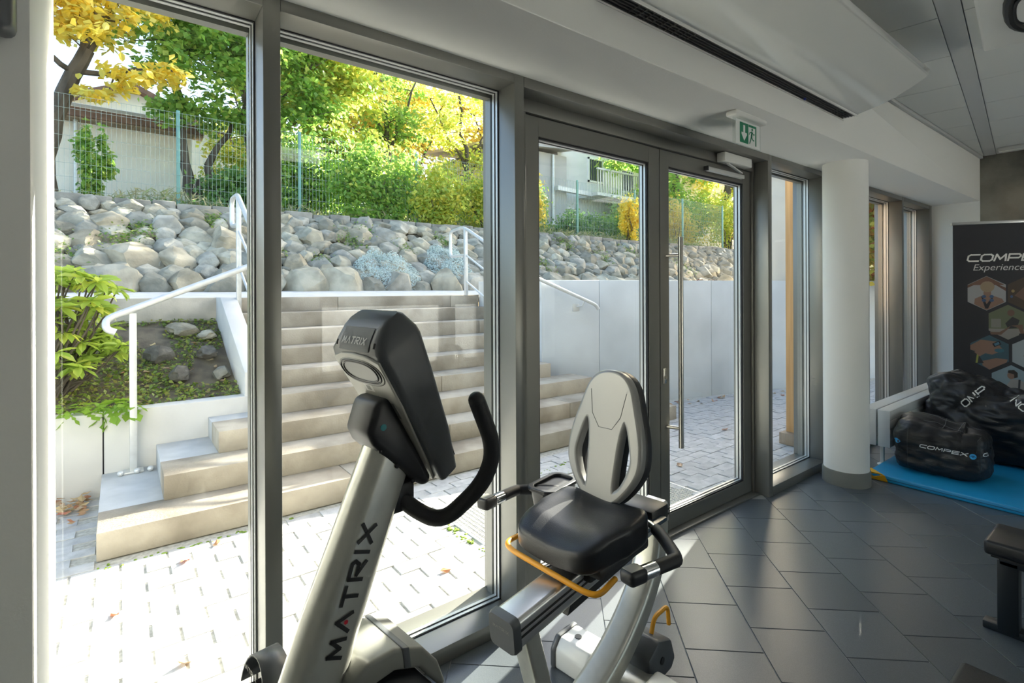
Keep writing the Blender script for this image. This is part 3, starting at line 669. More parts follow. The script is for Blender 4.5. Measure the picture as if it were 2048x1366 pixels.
def shown(r_):
    x, y = r_[0], YB0+(YB1-YB0)*r_[1]; d = x*.6078+y*.7941; lt_ = x*.7941-y*.6078; u = lt_/d
    return (-.93 < u < -.03) or (.03 < u < .45), r_[2]/d
order = sorted(rk, key=lambda r_: (not shown(r_)[0], -shown(r_)[1])); near, far = order[:300], order[300:]
for r_ in near: o = link('stone', ROCKS[r_[5]], bb); o.matrix_world = rock_tf(r_)
fill = [(rng.uniform(-2.2, 17), rng.uniform(.02, 1.0), rng.uniform(.10, .20), rng.uniform(.10, .17), rng.uniform(.10, .15), rng.integers(0, 12), rng.uniform(0, 6.28)) for k in range(900)]
fb = MB()
for r_ in far+fill:
    M4 = rock_tf(r_); me = ROCKS[r_[5]]
    fb.add([M4 @ v.co for v in me.vertices], [tuple(p.vertices) for p in me.polygons])
stuff(fb.build('stone_rest', rock_m, bb, fix=False))
# small plants between the stones
tm = leafmat('cushion plants', [(.10, .20, .03), (.16, .30, .05), (.30, .36, .06), (.22, .28, .10)], .35)
C_, N_ = [], []
for (x, tt, rr) in [(.3, .62, .22), (1.9, .42, .20), (1.2, .80, .18), (3.6, .74, .26), (3.3, .62, .26), (4.2, .55, .22), (2.6, .30, .16), (5.2, .70, .2), (.0, .45, .3), (7.3, .35, .3), (9.6, .5, .3), (11, .7, .3), (8.7, .8, .3), (-.7, .3, .3), (6.4, .5, .2), (12.6, .35, .4)]:
    for k in range(240):
        p = rng.normal(0, .45, 3)*rr; y = YB0+(YB1-YB0)*tt+p[1]
        C_.append((x+p[0], y, ZB0+(y-YB0)*sd+.08+abs(p[2])*.5)); N_.append((0, -.5, 1))
o = leaves('cushion_plants', tm, C_, N_, rng.uniform(.03, .06, len(C_)), None, .6); tag(stuff(o), 'small green cushion plants growing between bank stones', 'ground cover', kind='stuff')
sm_ = leafmat('silver leaves', [(.56, .68, .66), (.68, .78, .76), (.74, .82, .78), (.60, .72, .70)], .35)
for i, (x0, x1, tc, hh, lab) in enumerate([(3.02, 4.20, .16, .34, 'wide silver-blue shrub at the foot of the stone bank'), (4.46, 5.45, .31, .30, 'silver-blue shrub higher on the stone bank')]):
    sh = thing('silver_shrub', lab, 'shrub', ((x0+x1)/2, YB0+(YB1-YB0)*tc, ZB0+(ZB1-ZB0)*tc), group='silver shrubs on the bank'); nn = 5200
    a = rng.random(nn)*2*PI; rr = np.sqrt(rng.random(nn)); px_, py_ = rr*np.cos(a)*(x1-x0)/2, rr*np.sin(a)*.42
    pz = py_*sd+(hh*np.sqrt(np.clip(1-rr**2, 0, 1)))*(.45+.65*rng.random(nn)**1.5)*(.8+.35*np.sin(px_*11)*np.cos(py_*9))+.05
    stuff(leaves('foliage', sm_, np.stack([px_, py_, pz], 1), np.stack([px_*.5, py_-.6, np.full(nn, .6)], 1), rng.uniform(.025, .06, nn), sh, .28))
# kerb stones along the top of the bank
x = -4.0; kb = thing('bank_kerb', 'row of old granite kerb stones along the top of the bank', 'kerb', (0, YB1, ZB1), kind='structure')
while x < 18:
    L_ = rng.uniform(.26, .5); MB().box(x+.008, x+L_-.008, rng.uniform(-.03, .0), .24, -.16, .13+rng.uniform(-.02, .025)).build('kerb_stone', curb_m, kb, bevel=.018, seg=2, smooth=50); x += L_
ug = MB().add([(-14, YB1+.2, ZB1), (40, YB1+.2, ZB1), (40, 45, ZB1+.6), (-14, 45, ZB1+.6)], [(0, 1, 2, 3)]).build('upper_ground', soil_m, smooth=0, fix=False); tag(ug, 'rough ground beyond the fence', 'ground', kind='structure')

# ------------------------------------------------------------------ handrails
hr = thing('stair_handrail', 'galvanised tube handrail on the left of the stairs with hooked lower end', 'handrail', (.08, 4.72, .087))
def rel(o_, pts): return [Vector(p)-Vector(o_) for p in pts]
HO = (.08, 4.72, .087)
MB().tube(rel(HO, bez_corner([(-.02, 4.60, 1.115), (-.075, 4.60, 1.14), (-.075, 4.64, 1.21), (.93, 4.66, 1.640), (.97, 4.74, 1.70), (1.00, 6.02, 2.385), (1.00, 6.10, 2.42), (1.00, 6.42, 2.42), (1.00, 6.42, 2.12), (1.00, 6.06, 2.10)], .07)), .024, 14).build('top_rail', galv_m, hr)
MB().bar((0, -.05, 0), (0, -.05, 1.16), .045, .045, (1, 0, 0)).build('post', galv_m, hr, bevel=.006)
MB().bar((1.0-HO[0], 6.03-HO[1], 1.172-HO[2]), (1.0-HO[0], 6.03-HO[1], 2.39-HO[2]), .045, .045, (1, 0, 0)).build('post', galv_m, hr, bevel=.006)
MB().bar((1.0-HO[0], 4.86-HO[1], .70-HO[2]), (1.0-HO[0], 4.86-HO[1], 1.75-HO[2]), .045, .045, (1, 0, 0)).build('post', galv_m, hr, bevel=.006)
for dz in (.35, .72): MB().tube(rel(HO, [(1.0, 6.03, 2.385-dz), (1.0, 4.86, 1.765-dz)]), .013, 10).build('middle_rail', galv_m, hr)
MB().box(-.06, .06, -.10, .0, -.002, .012).build('base_plate', galv_m, hr, bevel=.003)
for sx in (-.075, .02, .10): MB().sphere((sx, -.10, .015), .022, .022, .020).build('base_bolt', galv_m, hr)
h2 = thing('wall_handrail', 'galvanised tube handrail on the right garden wall with looped upper end', 'handrail', (3.80, 6.0, 1.172)); HO = (3.80, 6.0, 1.172)
MB().tube(rel(HO, bez_corner([(3.80, 6.04, 1.88), (3.80, 6.42, 1.88), (3.80, 6.42, 2.24), (3.80, 6.10, 2.27), (3.80, 5.95, 2.22), (3.84, 4.62, 1.56), (4.62, 4.36, 1.215), (4.66, 4.35, 1.16)], .06)), .022, 14).build('top_rail', galv_m, h2)
MB().bar((0, 0, 0), (0, .02, 1.08), .045, .045, (1, 0, 0)).build('post', galv_m, h2, bevel=.006)
for dz in (.36, .72): MB().tube(rel(HO, [(3.80, 6.0, 2.24-dz), (3.82, 4.9, 1.69-dz)]), .013, 10).build('middle_rail', galv_m, h2)
MB().tube(rel(HO, [(4.48, 4.40, 1.27), (4.48, 4.44, 1.20), (4.46, 4.52, 1.19)]), .008, 8).build('bracket_arm', galv_m, h2)
MB().obox(Vector((4.45, 4.525, 1.18))-Vector(HO), (dirw.x, dirw.y, 0), (nw.x, nw.y, 0), (0, 0, 1), .045, .004, .045).build('bracket_plate', galv_m, h2, bevel=.002)

# ------------------------------------------------------------------ fence
YFN = 10.15
fe = thing('mesh_fence', 'green steel mesh fence with slim posts above the stone bank', 'fence', (0, YFN, ZB1))
XP = [-4.3, -1.75, .79, 2.72, 5.15, 7.6, 10.05, 12.5, 14.95, 17.4]
for x in XP: MB().box(x-.026, x+.026, -.02, .02, -.1, 1.74).build('post', fence_m, fe, bevel=.004)
b = MB(); wr = .0017
for k in range(int((17.4+4.3)/.062)): x = -4.3+k*.062; b.box(x-wr, x+wr, -.030, -.024, .03, 1.70)
for k in range(9): z = .05+k*.205; b.box(-4.3, 17.4, -.036, -.030, z-wr, z+wr)
stuff(b.build('wire_mesh', mat('faded mesh wire', (.34, .42, .38), .6), fe, smooth=0, fix=False))

# ------------------------------------------------------------------ trees and shrubs
lm_yel = leafmat('autumn yellow leaves', [(.88, .68, .08), (.94, .78, .12), (.92, .82, .24), (.82, .78, .18), (.92, .66, .08)], .72)
lm_grn = leafmat('maple leaves', [(.17, .36, .06), (.28, .50, .09), (.46, .64, .12), (.22, .42, .10), (.60, .66, .14)], .68)
lm_dk = leafmat('dark green leaves', [(.09, .22, .06), (.16, .33, .08), (.26, .43, .11), (.15, .30, .09)], .55)
lm_gold = leafmat('golden small leaves', [(.66, .56, .10), (.82, .64, .10), (.70, .66, .16), (.86, .64, .14), (.54, .60, .14)], .68)
lm_lime = leafmat('lime leaves', [(.40, .56, .10), (.58, .68, .13), (.70, .72, .16), (.82, .70, .10), (.34, .54, .12)], .68)
lm_red = leafmat('red and green creeper', [(.55, .10, .05), (.36, .48, .08), (.68, .56, .08), (.66, .22, .08), (.28, .42, .08)], .6)
lm_rho = leafmat('glossy evergreen leaf', [(.40, .55, .08), (.55, .66, .12), (.34, .48, .08), (.66, .68, .12), (.46, .60, .10)], .5, .25)
lm_dry = leafmat('dry grass', [(.52, .46, .28), (.44, .42, .22), (.32, .38, .15), (.56, .50, .32)], .45)
lm_fall = leafmat('fallen leaves', [(.40, .16, .07), (.50, .36, .18), (.42, .32, .20), (.36, .09, .05), (.56, .44, .22)], .2)
def limb(b, p0, p1, r0, r1, n=5, wob=.06):
    p0, p1 = Vector(p0), Vector(p1); L_ = (p1-p0).length; pts = []; rs = []
    for k in range(n+1):
        t = k/n; q = p0.lerp(p1, t)
        if 0 < k < n: q += Vector(rng.normal(0, wob*L_*.35, 3))
        pts.append(q); rs.append(r0+(r1-r0)*t)
    b.tube(pts, rs, 8, True); return pts
def tree(name, label, base, limbs, clusters, lm, leaf, nleaf, group, parts=0, colr=None):
    """limbs: (p0,p1,r0,r1) relative to base; clusters: (centre, radii) of foliage"""
    t = thing(name, label, 'tree', base, group=group); b = MB(); twig_src = []
    for (p0, p1, r0, r1) in limbs: twig_src += limb(b, p0, p1, r0, r1)
    vol = np.array([c[1][0]*c[1][1]*c[1][2] for c in clusters]); cnt = np.maximum((vol**.8/np.sum(vol**.8)*nleaf).astype(int), 20)
    C_, N_ = [], []; big = []
    for (c, rad), n_ in zip(clusters, cnt):
        sub = rng.normal(0, .42, (max(4, n_//60), 3))          # twig ends: leaves sit in sprays
        for s_ in sub[:14]:
            e = np.array(c)+s_*np.array(rad); src = min(twig_src, key=lambda q: (q-Vector(e)).length)
            if (src-Vector(e)).length < 3.2: limb(b, src, e, .018, .004, 3, .12)
        idx = rng.integers(0, len(sub), n_); p = sub[idx]+rng.normal(0, .17, (n_, 3))
        C_.append(np.array(c)+p*np.array(rad)); N_.append(np.stack([p[:, 0]*.5, p[:, 1]*.4-.3, np.full(n_, .7)], 1))
    b.build('trunk', bark_m, t, fix=False)
    C_ = np.concatenate(C_); N_ = np.concatenate(N_)
    stuff(leaves('crown', lm, C_, N_, rng.uniform(.7, 1.25, len(C_))*leaf, t, .72, colr=colr))
    return t, C_, N_
ZG = ZB1
# yellow-leaved tree at the left
yt, C_, N_ = tree('yellow_tree', 'leaning tree with large bright yellow autumn leaves behind the fence', (-.95, 11.0, ZG),
    [((0, 0, 0), (.12, 0, 1.5), .15, .13), ((.12, 0, 1.5), (.55, -.1, 2.7), .13, .10), ((.55, -.1, 2.7), (.5, .1, 4.3), .09, .04), ((.55, -.1, 2.7), (1.15, -.2, 4.0), .08, .03), ((.40, 0, 2.3), (-.6, -.3, 3.0), .05, .02), ((.45, 0, 2.35), (1.7, -.4, 2.55), .05, .02), ((.5, 0, 3.2), (-.5, 0, 4.4), .04, .015)],
    [((.4, -.3, 4.2), (1.0, .8, .8)), ((.0, -.4, 3.3), (.7, .6, .6)), ((1.1, -.4, 3.5), (.7, .6, .5)), ((1.35, -.5, 2.50), (.75, .5, .38)), ((.7, -.4, 3.0), (.7, .5, .5)), ((.15, -.3, 2.75), (.45, .4, .35)), ((-.5, -.2, 4.2), (.9, .6, .8)), ((.7, -.4, 4.8), (.8, .6, .5)), ((.8, -.5, 1.95), (.5, .3, .28))], lm_yel, .14, 5200, 'trees beyond the fence')
one = MB().add([(-.07, 0, 0), (-.02, -.045, .012), (.04, -.036, .01), (.078, 0, -.012), (.04, .036, .01), (-.02, .045, .012)], [(0, 1, 2, 3), (0, 3, 4, 5)]).mesh('leaf', lm_yel, smooth=0, fix=False)
for k in rng.choice(len(C_), 180, replace=False):
    p = C_[k]+np.array([rng.normal(0, .06), -.15+rng.normal(0, .08), rng.normal(0, .06)]); link('leaf', one, yt, p, tuple(rng.normal(0, .9, 3)))
# green maples
tree('maple_tree', 'slender maple with three stems and green leaves behind the fence', (1.25, 11.6, ZG),
    [((0, 0, 0), (-.25, 0, 1.2), .11, .09), ((-.25, 0, 1.2), (-.32, 0, 3.0), .09, .07), ((-.32, 0, 3.0), (.1, .1, 4.6), .05, .02), ((-.32, 0, 2.9), (-.9, .1, 4.4), .04, .02), ((.25, 0, 0), (.15, .1, 1.2), .10, .08), ((.15, .1, 1.2), (.75, .1, 2.3), .07, .03), ((.0, 0, .1), (.0, .1, .9), .09, .06)],
    [((-.2, -.2, 3.9), (1.1, .9, .7)), ((.5, -.2, 3.2), (.9, .8, .7)), ((-.6, -.3, 3.0), (.7, .6, .5)), ((.2, -.2, 4.8), (1.3, .9, .6)), ((.7, -.1, 2.2), (.7, .6, .5)), ((-.2, .1, 2.2), (.8, .6, .4))], lm_grn, .125, 8500, 'trees beyond the fence')
tree('maple_tree', 'stout dark-barked maple with dense green crown beside the slender one', (2.40, 11.9, ZG),
    [((0, 0, 0), (-.1, 0, 1.4), .15, .13), ((-.1, 0, 1.4), (-.35, 0, 3.2), .13, .09), ((-.35, 0, 3.0), (-1.0, 0, 4.3), .06, .03), ((-.35, 0, 3.0), (.25, 0, 4.2), .07, .03), ((-.2, 0, 2.2), (.75, .1, 3.3), .06, .02), ((-.12, 0, 1.7), (.8, 0, 2.5), .05, .02)],
    [((-.5, -.2, 4.6), (1.3, .9, .8)), ((.6, -.2, 4.0), (1.1, .9, .9)), ((.9, -.2, 2.8), (.9, .7, .6)), ((-.2, -.1, 3.6), (.9, .8, .6)), ((1.3, -.2, 5.0), (1.0, .8, .6)), ((.2, -.2, 2.0), (.7, .5, .5))], lm_grn, .125, 11500, 'trees beyond the fence')
tree('maple_tree', 'maple with lime and yellow-green leaves behind the second fence post', (3.9, 12.6, ZG),
    [((0, 0, 0), (.1, 0, 2.0), .12, .09), ((.1, 0, 2.0), (-.3, 0, 4.6), .08, .03), ((.1, 0, 2.0), (.8, 0, 4.2), .07, .02)],
    [((-.3, -.2, 4.4), (1.1, .9, .9)), ((.7, -.2, 3.8), (1.1, .9, .8)), ((-.2, -.2, 3.0), (1.0, .8, .7)), ((.6, -.3, 2.2), (1.0, .7, .6)), ((.3, -.2, 5.4), (1.1, .9, .6))], lm_lime, .125, 15000, 'trees beyond the fence')
for i, (x, y, hgt, lab) in enumerate([(8.2, 16.5, 6.0, 'tall thin tree with sparse golden leaves against bright sky'), (8.9, 19.0, 6.6, 'forked tree with sparse golden leaves beside the tall thin one'), (7.2, 18.2, 6.2, 'leaning golden-leaved tree farther back among the thin ones'), (6.2, 15.5, 5.4, 'golden-green tree between the maples and thin trees')]):
    tree('golden_tree', lab, (x, y, ZG+.1), [((0, 0, 0), (.1, 0, hgt*.45), .11, .08), ((.1, 0, hgt*.45), (-.1, 0, hgt), .07, .02), ((.1, 0, hgt*.4), (1.0, 0, hgt*.8), .06, .02), ((.1, 0, hgt*.5), (-.9, 0, hgt*.85), .05, .02), ((.05, 0, hgt*.3), (-.8, .2, hgt*.55), .04, .015)],
         [((rng.normal(0, .8), -.2, hgt*f_), (1.2, .9, .6)) for f_ in (.42, .55, .68, .8, .92, 1.02)]+[((1.2, 0, hgt*.7), (.8, .6, .5)), ((-1.1, 0, hgt*.75), (.8, .6, .5))], lm_gold, .13, 5600, 'trees beyond the fence')
for i, (x, y, hgt, lm, lab) in enumerate([(18.6, 13.0, 9.5, lm_grn, 'large dense tree behind the steel pole'), (21.5, 12.4, 10.5, lm_lime, 'largest tree right of the grey house'), (24.5, 13.0, 10.0, lm_gold, 'broad golden tree at the end of the bank'), (15.2, 20.5, 9.0, lm_gold, 'tall tree rising behind the grey house')]):  # large trees put in tall and dense to shade the stone bank
    tree('large_tree', lab, (x, y, ZG), [((0, 0, 0), (.1, 0, hgt*.4), .20, .15), ((.1, 0, hgt*.4), (-.3, 0, hgt*.95), .13, .03), ((.1, 0, hgt*.38), (1.6, 0, hgt*.75), .09, .03), ((.1, 0, hgt*.42), (-1.6, .2, hgt*.78), .09, .03)],
         [((rng.normal(0, .9), rng.normal(0, .5), hgt*f_), (1.7, 1.5, .9)) for f_ in (.20, .32, .45, .55, .65, .75, .85, .95)]+[((1.5, 0, hgt*.6), (1.2, 1.1, .9)), ((-1.5, 0, hgt*.62), (1.2, 1.1, .9))], lm, .24, 7000, 'trees beyond the fence')
for i, (x, y, hgt, lm, lab) in enumerate([(3.4, 15.0, 7.0, lm_lime, 'yellow-green tree filling the gap behind the maples'), (6.0, 13.8, 6.8, lm_grn, 'full green tree right of the second fence post'), (8.8, 14.0, 6.0, lm_lime, 'lime-leaved tree near the feathery shrub')]):
    tree('background_tree', lab, (x, y, ZG), [((0, 0, 0), (.1, 0, hgt*.4), .12, .10), ((.1, 0, hgt*.4), (-.3, 0, hgt*.95), .08, .02), ((.1, 0, hgt*.38), (1.1, 0, hgt*.75), .06, .02), ((.1, 0, hgt*.42), (-1.1, .2, hgt*.78), .06, .02)],
         [((rng.normal(0, .7), rng.normal(0, .4), hgt*f_), (1.3, 1.0, .7)) for f_ in (.30, .42, .52, .62, .72, .82, .92)], lm, .14, (8000, 5000, 4000)[i], 'trees beyond the fence')
def bush(name, label, loc, rad, lm, leaf, n_, group, stems=5, cat='shrub', top=1.0):
    t = thing(name, label, cat, loc, group=group); b = MB()
    for k in range(stems):
        a = rng.uniform(0, 2*PI); limb(b, (rng.normal(0, .04), rng.normal(0, .04), -.03), (rad[0]*.7*math.cos(a), rad[1]*.6*math.sin(a), rad[2]*rng.uniform(.9, 1.5)), .022, .006, 4, .1)
    b.build('stems', bark_m, t, fix=False)
    cl_ = rng.normal(0, .45, (max(6, n_//90), 3)); cl_ = np.clip(cl_, -1, 1); idx = rng.integers(0, len(cl_), n_)
    p = cl_[idx]+rng.normal(0, .16, (n_, 3)); C_ = p*np.array(rad)+np.array([0, 0, rad[2]*.95]); C_[:, 2] = np.abs(C_[:, 2])
    stuff(leaves('foliage', lm, C_, np.stack([p[:, 0]*.5, p[:, 1]*.4-.4, np.full(n_, .6)], 1), rng.uniform(.7, 1.3, n_)*leaf, t, .6)); return t
G5 = 'shrubs along the fence'
for a in [('hedge_shrub', 'dense green shrub filling the gap behind the second fence post', (3.1, 11.0, ZG), (1.0, .55, 1.05), lm_grn, 0.098, 7200), ('hedge_shrub', 'tall mid-green shrub right of the second fence post', (4.3, 10.25, ZG), (1.0, .45, .85), lm_grn, 0.098, 7200),
          ('hedge_shrub', 'lime-green shrub with pale feathery leaves behind the bank', (5.6, 10.05, ZG), (.75, .35, .75), lm_lime, 0.092, 5200), ('hedge_shrub', 'yellowing shrub beside the feathery lime one', (7.0, 10.15, ZG), (.95, .4, .90), lm_lime, 0.092, 5600),
          ('hedge_shrub', 'gold-tinged shrub behind the wall handrail loop', (8.0, 10.3, ZG), (.75, .45, .95), lm_gold, 0.086, 5200), ('hedge_shrub', 'bright green shrub beside the gold-tinged one', (9.2, 11.4, ZG), (.6, .5, .8), lm_grn, 0.092, 5200),
          ('hedge_shrub', 'dark green low shrub under the maples', (1.9, 10.9, ZG), (.9, .45, .50), lm_dk, 0.086, 4400), ('hedge_shrub', 'yellow-leaved shrub under the maples', (2.2, 12.6, ZG), (.8, .5, .9), lm_lime, 0.103, 3000),
          ('hedge_shrub', 'dark green shrub in front of the grey house', (11.2, 11.0, ZG), (1.3, .5, .55), lm_dk, 0.086, 5200), ('hedge_shrub', 'green shrub right of the dark one before the grey house', (13.2, 11.2, ZG), (1.1, .5, .75), lm_grn, 0.086, 4800),
          ('hedge_shrub', 'bright yellow shrub before the grey house', (12.05, 9.98, ZG), (.34, .30, .80), lm_yel, 0.086, 3000), ('hedge_shrub', 'olive shrub seen past the door pull handle', (15.8, 11.0, ZG), (1.2, .6, 1.0), lm_gold, 0.092, 5200), ('hedge_shrub', 'golden shrub right of the olive one behind the steel pole', (18.6, 10.6, ZG), (1.1, .6, 1.2), lm_lime, .10, 4000), ('hedge_shrub', 'rounded green shrub at the far end of the bank', (21.0, 10.4, ZG), (1.4, .7, 1.3), lm_gold, .11, 4000), ('hedge_shrub', 'dense green shrub behind the steel pole, taller than the olive one', (17.4, 11.6, ZG), (1.2, .6, 1.35), lm_grn, 0.098, 5200)]:
    bush(*a, G5)
for a in [('undergrowth_shrub', 'broad dark undergrowth shrub behind the dense green shrub', (3.6, 12.2, ZG), (1.5, .5, .75), lm_dk, .15, 3600), ('undergrowth_shrub', 'broad dark undergrowth shrub behind the feathery lime shrub', (6.2, 12.2, ZG), (1.5, .5, .8), lm_dk, .15, 3600), ('undergrowth_shrub', 'broad dark undergrowth shrub behind the gold-tinged shrub', (8.9, 12.4, ZG), (1.5, .5, .85), lm_dk, .15, 3600), ('undergrowth_shrub', 'low dark undergrowth shrub at the shed corner', (1.8, 12.3, ZG), (.9, .4, .5), lm_dk, .13, 2000)]:
    bush(*a, G5)
bush('young_maple', 'single young green sapling against the cream shed wall', (-.28, 10.45, ZG), (.24, .18, .62), lm_grn, .10, 1500, 'saplings', 1, 'sapling')
# dry grass along the fence foot
n = 9000; X = rng.uniform(-2.5, 16, n); Yv = rng.uniform(9.95, 10.9, n); hgt = rng.uniform(.03, .55, n)*(.55+.45*np.array([noise.noise((x*.8, 0, 0)) for x in X]))
o = leaves('dry_grass', lm_dry, np.stack([X, Yv, ZG+hgt], 1), rng.normal(0, 1, (n, 3))*[1, 1, .15], rng.uniform(.10, .26, n), None, .10); tag(stuff(o), 'dry straw-coloured grass along the fence foot', 'grass', kind='stuff')
n = 4200; X = rng.uniform(-2.5, 16, n); Yv = rng.uniform(9.85, 10.6, n)
o = leaves('fence_weeds', lm_dk, np.stack([X, Yv, ZG+.03+.24*rng.random(n)*(.6+.4*np.sin(X*1.7))], 1), np.tile([0, -.5, 1.], (n, 1)), rng.uniform(.04, .09, n), None, .5); tag(stuff(o), 'dark green weeds below the mesh fence', 'weeds', kind='stuff')
# evergreen bush on the planted slope: each large leaf its own piece
rb = thing('evergreen_bush', 'glossy large-leaved evergreen bush on the planted slope', 'bush', (-.42, 5.20, .60)); b = MB()
lf_ = MB().add([(-.075, 0, 0), (-.02, -.021, .010), (.035, -.020, .008), (.08, 0, -.012), (.035, .020, .008), (-.02, .021, .010), (0, 0, .0)], [(0, 1, 6), (1, 2, 6), (2, 3, 6), (3, 4, 6), (4, 5, 6), (5, 0, 6)]).mesh('leaf', lm_rho, smooth=60, fix=False)
tips = []
for k in range(105):
    a = rng.uniform(0, 2*PI); rr = rng.uniform(.08, .50); e = Vector((rr*math.cos(a)*.95-.02, rr*math.sin(a)*.55, rng.uniform(.22, 1.0)-.12*rr)); limb(b, (rng.normal(0, .03), rng.normal(0, .03), -.05), e, .012, .005, 4, .10); tips.append(e)
b.build('stems', bark_m, rb, fix=False); cnt = 0; ex_ = MB()
for e in sorted(tips, key=lambda q: q.y):
    for k in range(11):
        az = k*2.4+rng.normal(0, .2); up_ = rng.uniform(-.75, .45); d = Vector((math.cos(az)*math.cos(up_), math.sin(az)*math.cos(up_), math.sin(up_))); sc_ = rng.uniform(.75, 1.10); ro = (rng.normal(0, .35), -up_, az)
        if cnt < 300: link('leaf', lf_, rb, e+d*.065, ro, (sc_, sc_*1.25, sc_))
        else:
            M4 = Matrix.LocRotScale(e+d*.065, Euler(ro), Vector((sc_, sc_*1.25, sc_)))
            ex_.add([M4 @ v.co for v in lf_.vertices], [tuple(p.vertices) for p in lf_.polygons])
        cnt += 1
stuff(ex_.build('leaf_rest', lm_rho, rb, fix=False))
# weed tuft hanging over the planter wall
wt = thing('dandelion_tuft', 'bright green jagged weeds hanging over the planter wall', 'weed', (-.10, 4.80, .545))
jag = MB(); jp = [(0, 0), (.03, .012), (.04, .006), (.06, .022), (.075, .008), (.10, .028), (.115, .010), (.15, .026), (.19, 0)]
jp = jp+[(x, -y) for x, y in jp[-2:0:-1]]; jag.add([(x, y, -.9*x*x) for x, y in jp], [tuple(range(len(jp)))]); jme = jag.mesh('leaf', leafmat('dandelion', [(.20, .36, .04), (.30, .46, .05), (.24, .40, .04)], .5), smooth=0, fix=False)
for k in range(64):
    link('leaf', jme, wt, (rng.uniform(-.26, .22), rng.uniform(-.07, .08), rng.uniform(-.02, .05)), (rng.normal(0, .4), rng.uniform(-.3, .9), -PI/2+rng.normal(0, 1.1)), tuple([rng.uniform(.6, 1.15)]*3))
# fallen leaves, each one a thing
fl = MB().add([(-.04, 0, .004), (-.015, -.024, .012), (.015, -.02, .002), (.045, 0, .014), (.015, .02, .004), (-.015, .024, .010)], [(0, 1, 2, 3), (0, 3, 4, 5)]).mesh('fallen_leaf', lm_fall, smooth=0, fix=False)
def fallen(label, pts, group):
    for (x, y, z) in pts: tag(link('fallen_leaf', fl, None, (x, y, z+.004), (rng.normal(0, .2), rng.normal(0, .2), rng.uniform(0, 6.3)), tuple([rng.uniform(.55, 1.0)]*3)), label, 'leaf', group)
fallen('dry red or brown leaf piled against the planter wall foot', [(-.18-abs(rng.normal(0, .14)), 4.70-abs(rng.normal(0, .16)), ZY+rng.uniform(0, .05)) for k in range(60)], 'leaves piled by the planter wall')
fallen('dry brown leaf on shaded paving at the garden wall foot', [(x_, 4.50-.272*(x_-4.0)-abs(rng.normal(.06, .10)), ZY) for x_ in rng.uniform(4.6, 7.5, 40)], 'leaves along the garden wall')
fallen('single dry leaf on the sunlit paving blocks', [(.28, 3.30, ZY), (1.35, 2.35, ZY), (-.02, 2.95, ZY), (.45, 3.42, ZY), (1.45, 2.05, ZY), (.2, 2.4, ZY)], 'leaves on the sunlit paving')
fallen('dry leaf lying among weeds on the soil slope', [(x_, y_, slope_z(x_, y_)+.03) for x_, y_ in zip(rng.uniform(-.2, .75, 16), rng.uniform(4.95, 5.9, 16))], 'leaves on the soil slope')
fallen('dry leaf on the shaded paving outside the door', [(3.7, 2.55, ZY), (4.1, 3.0, ZY), (4.6, 3.3, ZY), (5.0, 2.9, ZY), (3.9, 3.5, ZY)], 'leaves outside the door')
fallen('golden leaf heaped on the garden wall top', [(x_, 4.72-.272*(x_-4.0), 1.515) for x_ in rng.uniform(6.0, 7.6, 26)], 'leaves on the garden wall')

# ------------------------------------------------------------------ buildings
shd = thing('garden_shed', 'cream rendered shed with brown eaves behind the fence', 'building', (-.6, 13.0, ZG))
MB().box(-2.4, 1.86, 0, 4, -.2, 2.02).build('wall', shed_m, shd)
MB().box(-2.7, 2.05, -.34, -.28, 2.05, 2.22).build('fascia', roof_m, shd, smooth=0); MB().box(-2.7, 2.05, -.30, .1, 2.02, 2.07).build('eaves_soffit', wood2_m, shd, smooth=0)
MB().add([(-2.7, -.36, 2.22), (2.05, -.36, 2.22), (2.05, 2.4, 3.0), (-2.7, 2.4, 3.0), (-2.7, -.36, 2.28), (2.05, -.36, 2.28), (2.05, 2.4, 3.06), (-2.7, 2.4, 3.06)], [(0, 1, 2, 3), (4, 7, 6, 5), (0, 4, 5, 1), (1, 5, 6, 2), (2, 6, 7, 3), (3, 7, 4, 0)]).build('roof', rooft_m, shd, smooth=0)
MB().tube([(-.05, -.10, 0), (-.05, -.10, 2.0), (-.05, -.3, 2.15)], .04, 10).build('downpipe', galv_m, shd)
bh = thing('back_house', 'white gabled house half hidden behind the yellow tree', 'building', (.5, 19, ZG))
MB().prism([(-3.5, -.2), (3.6, -.2), (3.6, 3.0), (-.2, 4.7), (-3.5, 3.2)], 'y', 0, 6).build('wall', shed_m, bh, smooth=0)
for s0, s1 in (((-.2, 4.78), (4.1, 2.86)), ((-.2, 4.78), (-4.0, 3.06))): MB().bar((s0[0], 2.8, s0[1]), (s1[0], 2.8, s1[1]), 6.4, .14, (0, 1, 0) if False else (0, 0, 1)).build('roof', roof_m, bh, smooth=0)
hs = thing('grey_house', 'grey rendered house with small barred window behind the fence', 'building', (11.2, 14.2, ZG))
MB().box(-.9, 2.3, 0, 5, -.2, 3.75).build('wall', house_m, hs, smooth=0); MB().box(2.3, 15.0, .5, 5, -.2, 4.6).build('side_wing', mat('pale render', (.66, .67, .66), .9), hs, smooth=0)
MB().add([(-1.3, -.4, 3.62), (2.5, -.4, 3.95), (2.5, 5, 4.6), (-1.3, 5, 4.3), (-1.3, -.4, 3.74), (2.5, -.4, 4.07), (2.5, 5, 4.72), (-1.3, 5, 4.42)], [(0, 3, 2, 1), (4, 5, 6, 7), (0, 1, 5, 4), (1, 2, 6, 5), (2, 3, 7, 6), (3, 0, 4, 7)]).build('roof', rooft_m, hs, smooth=0)
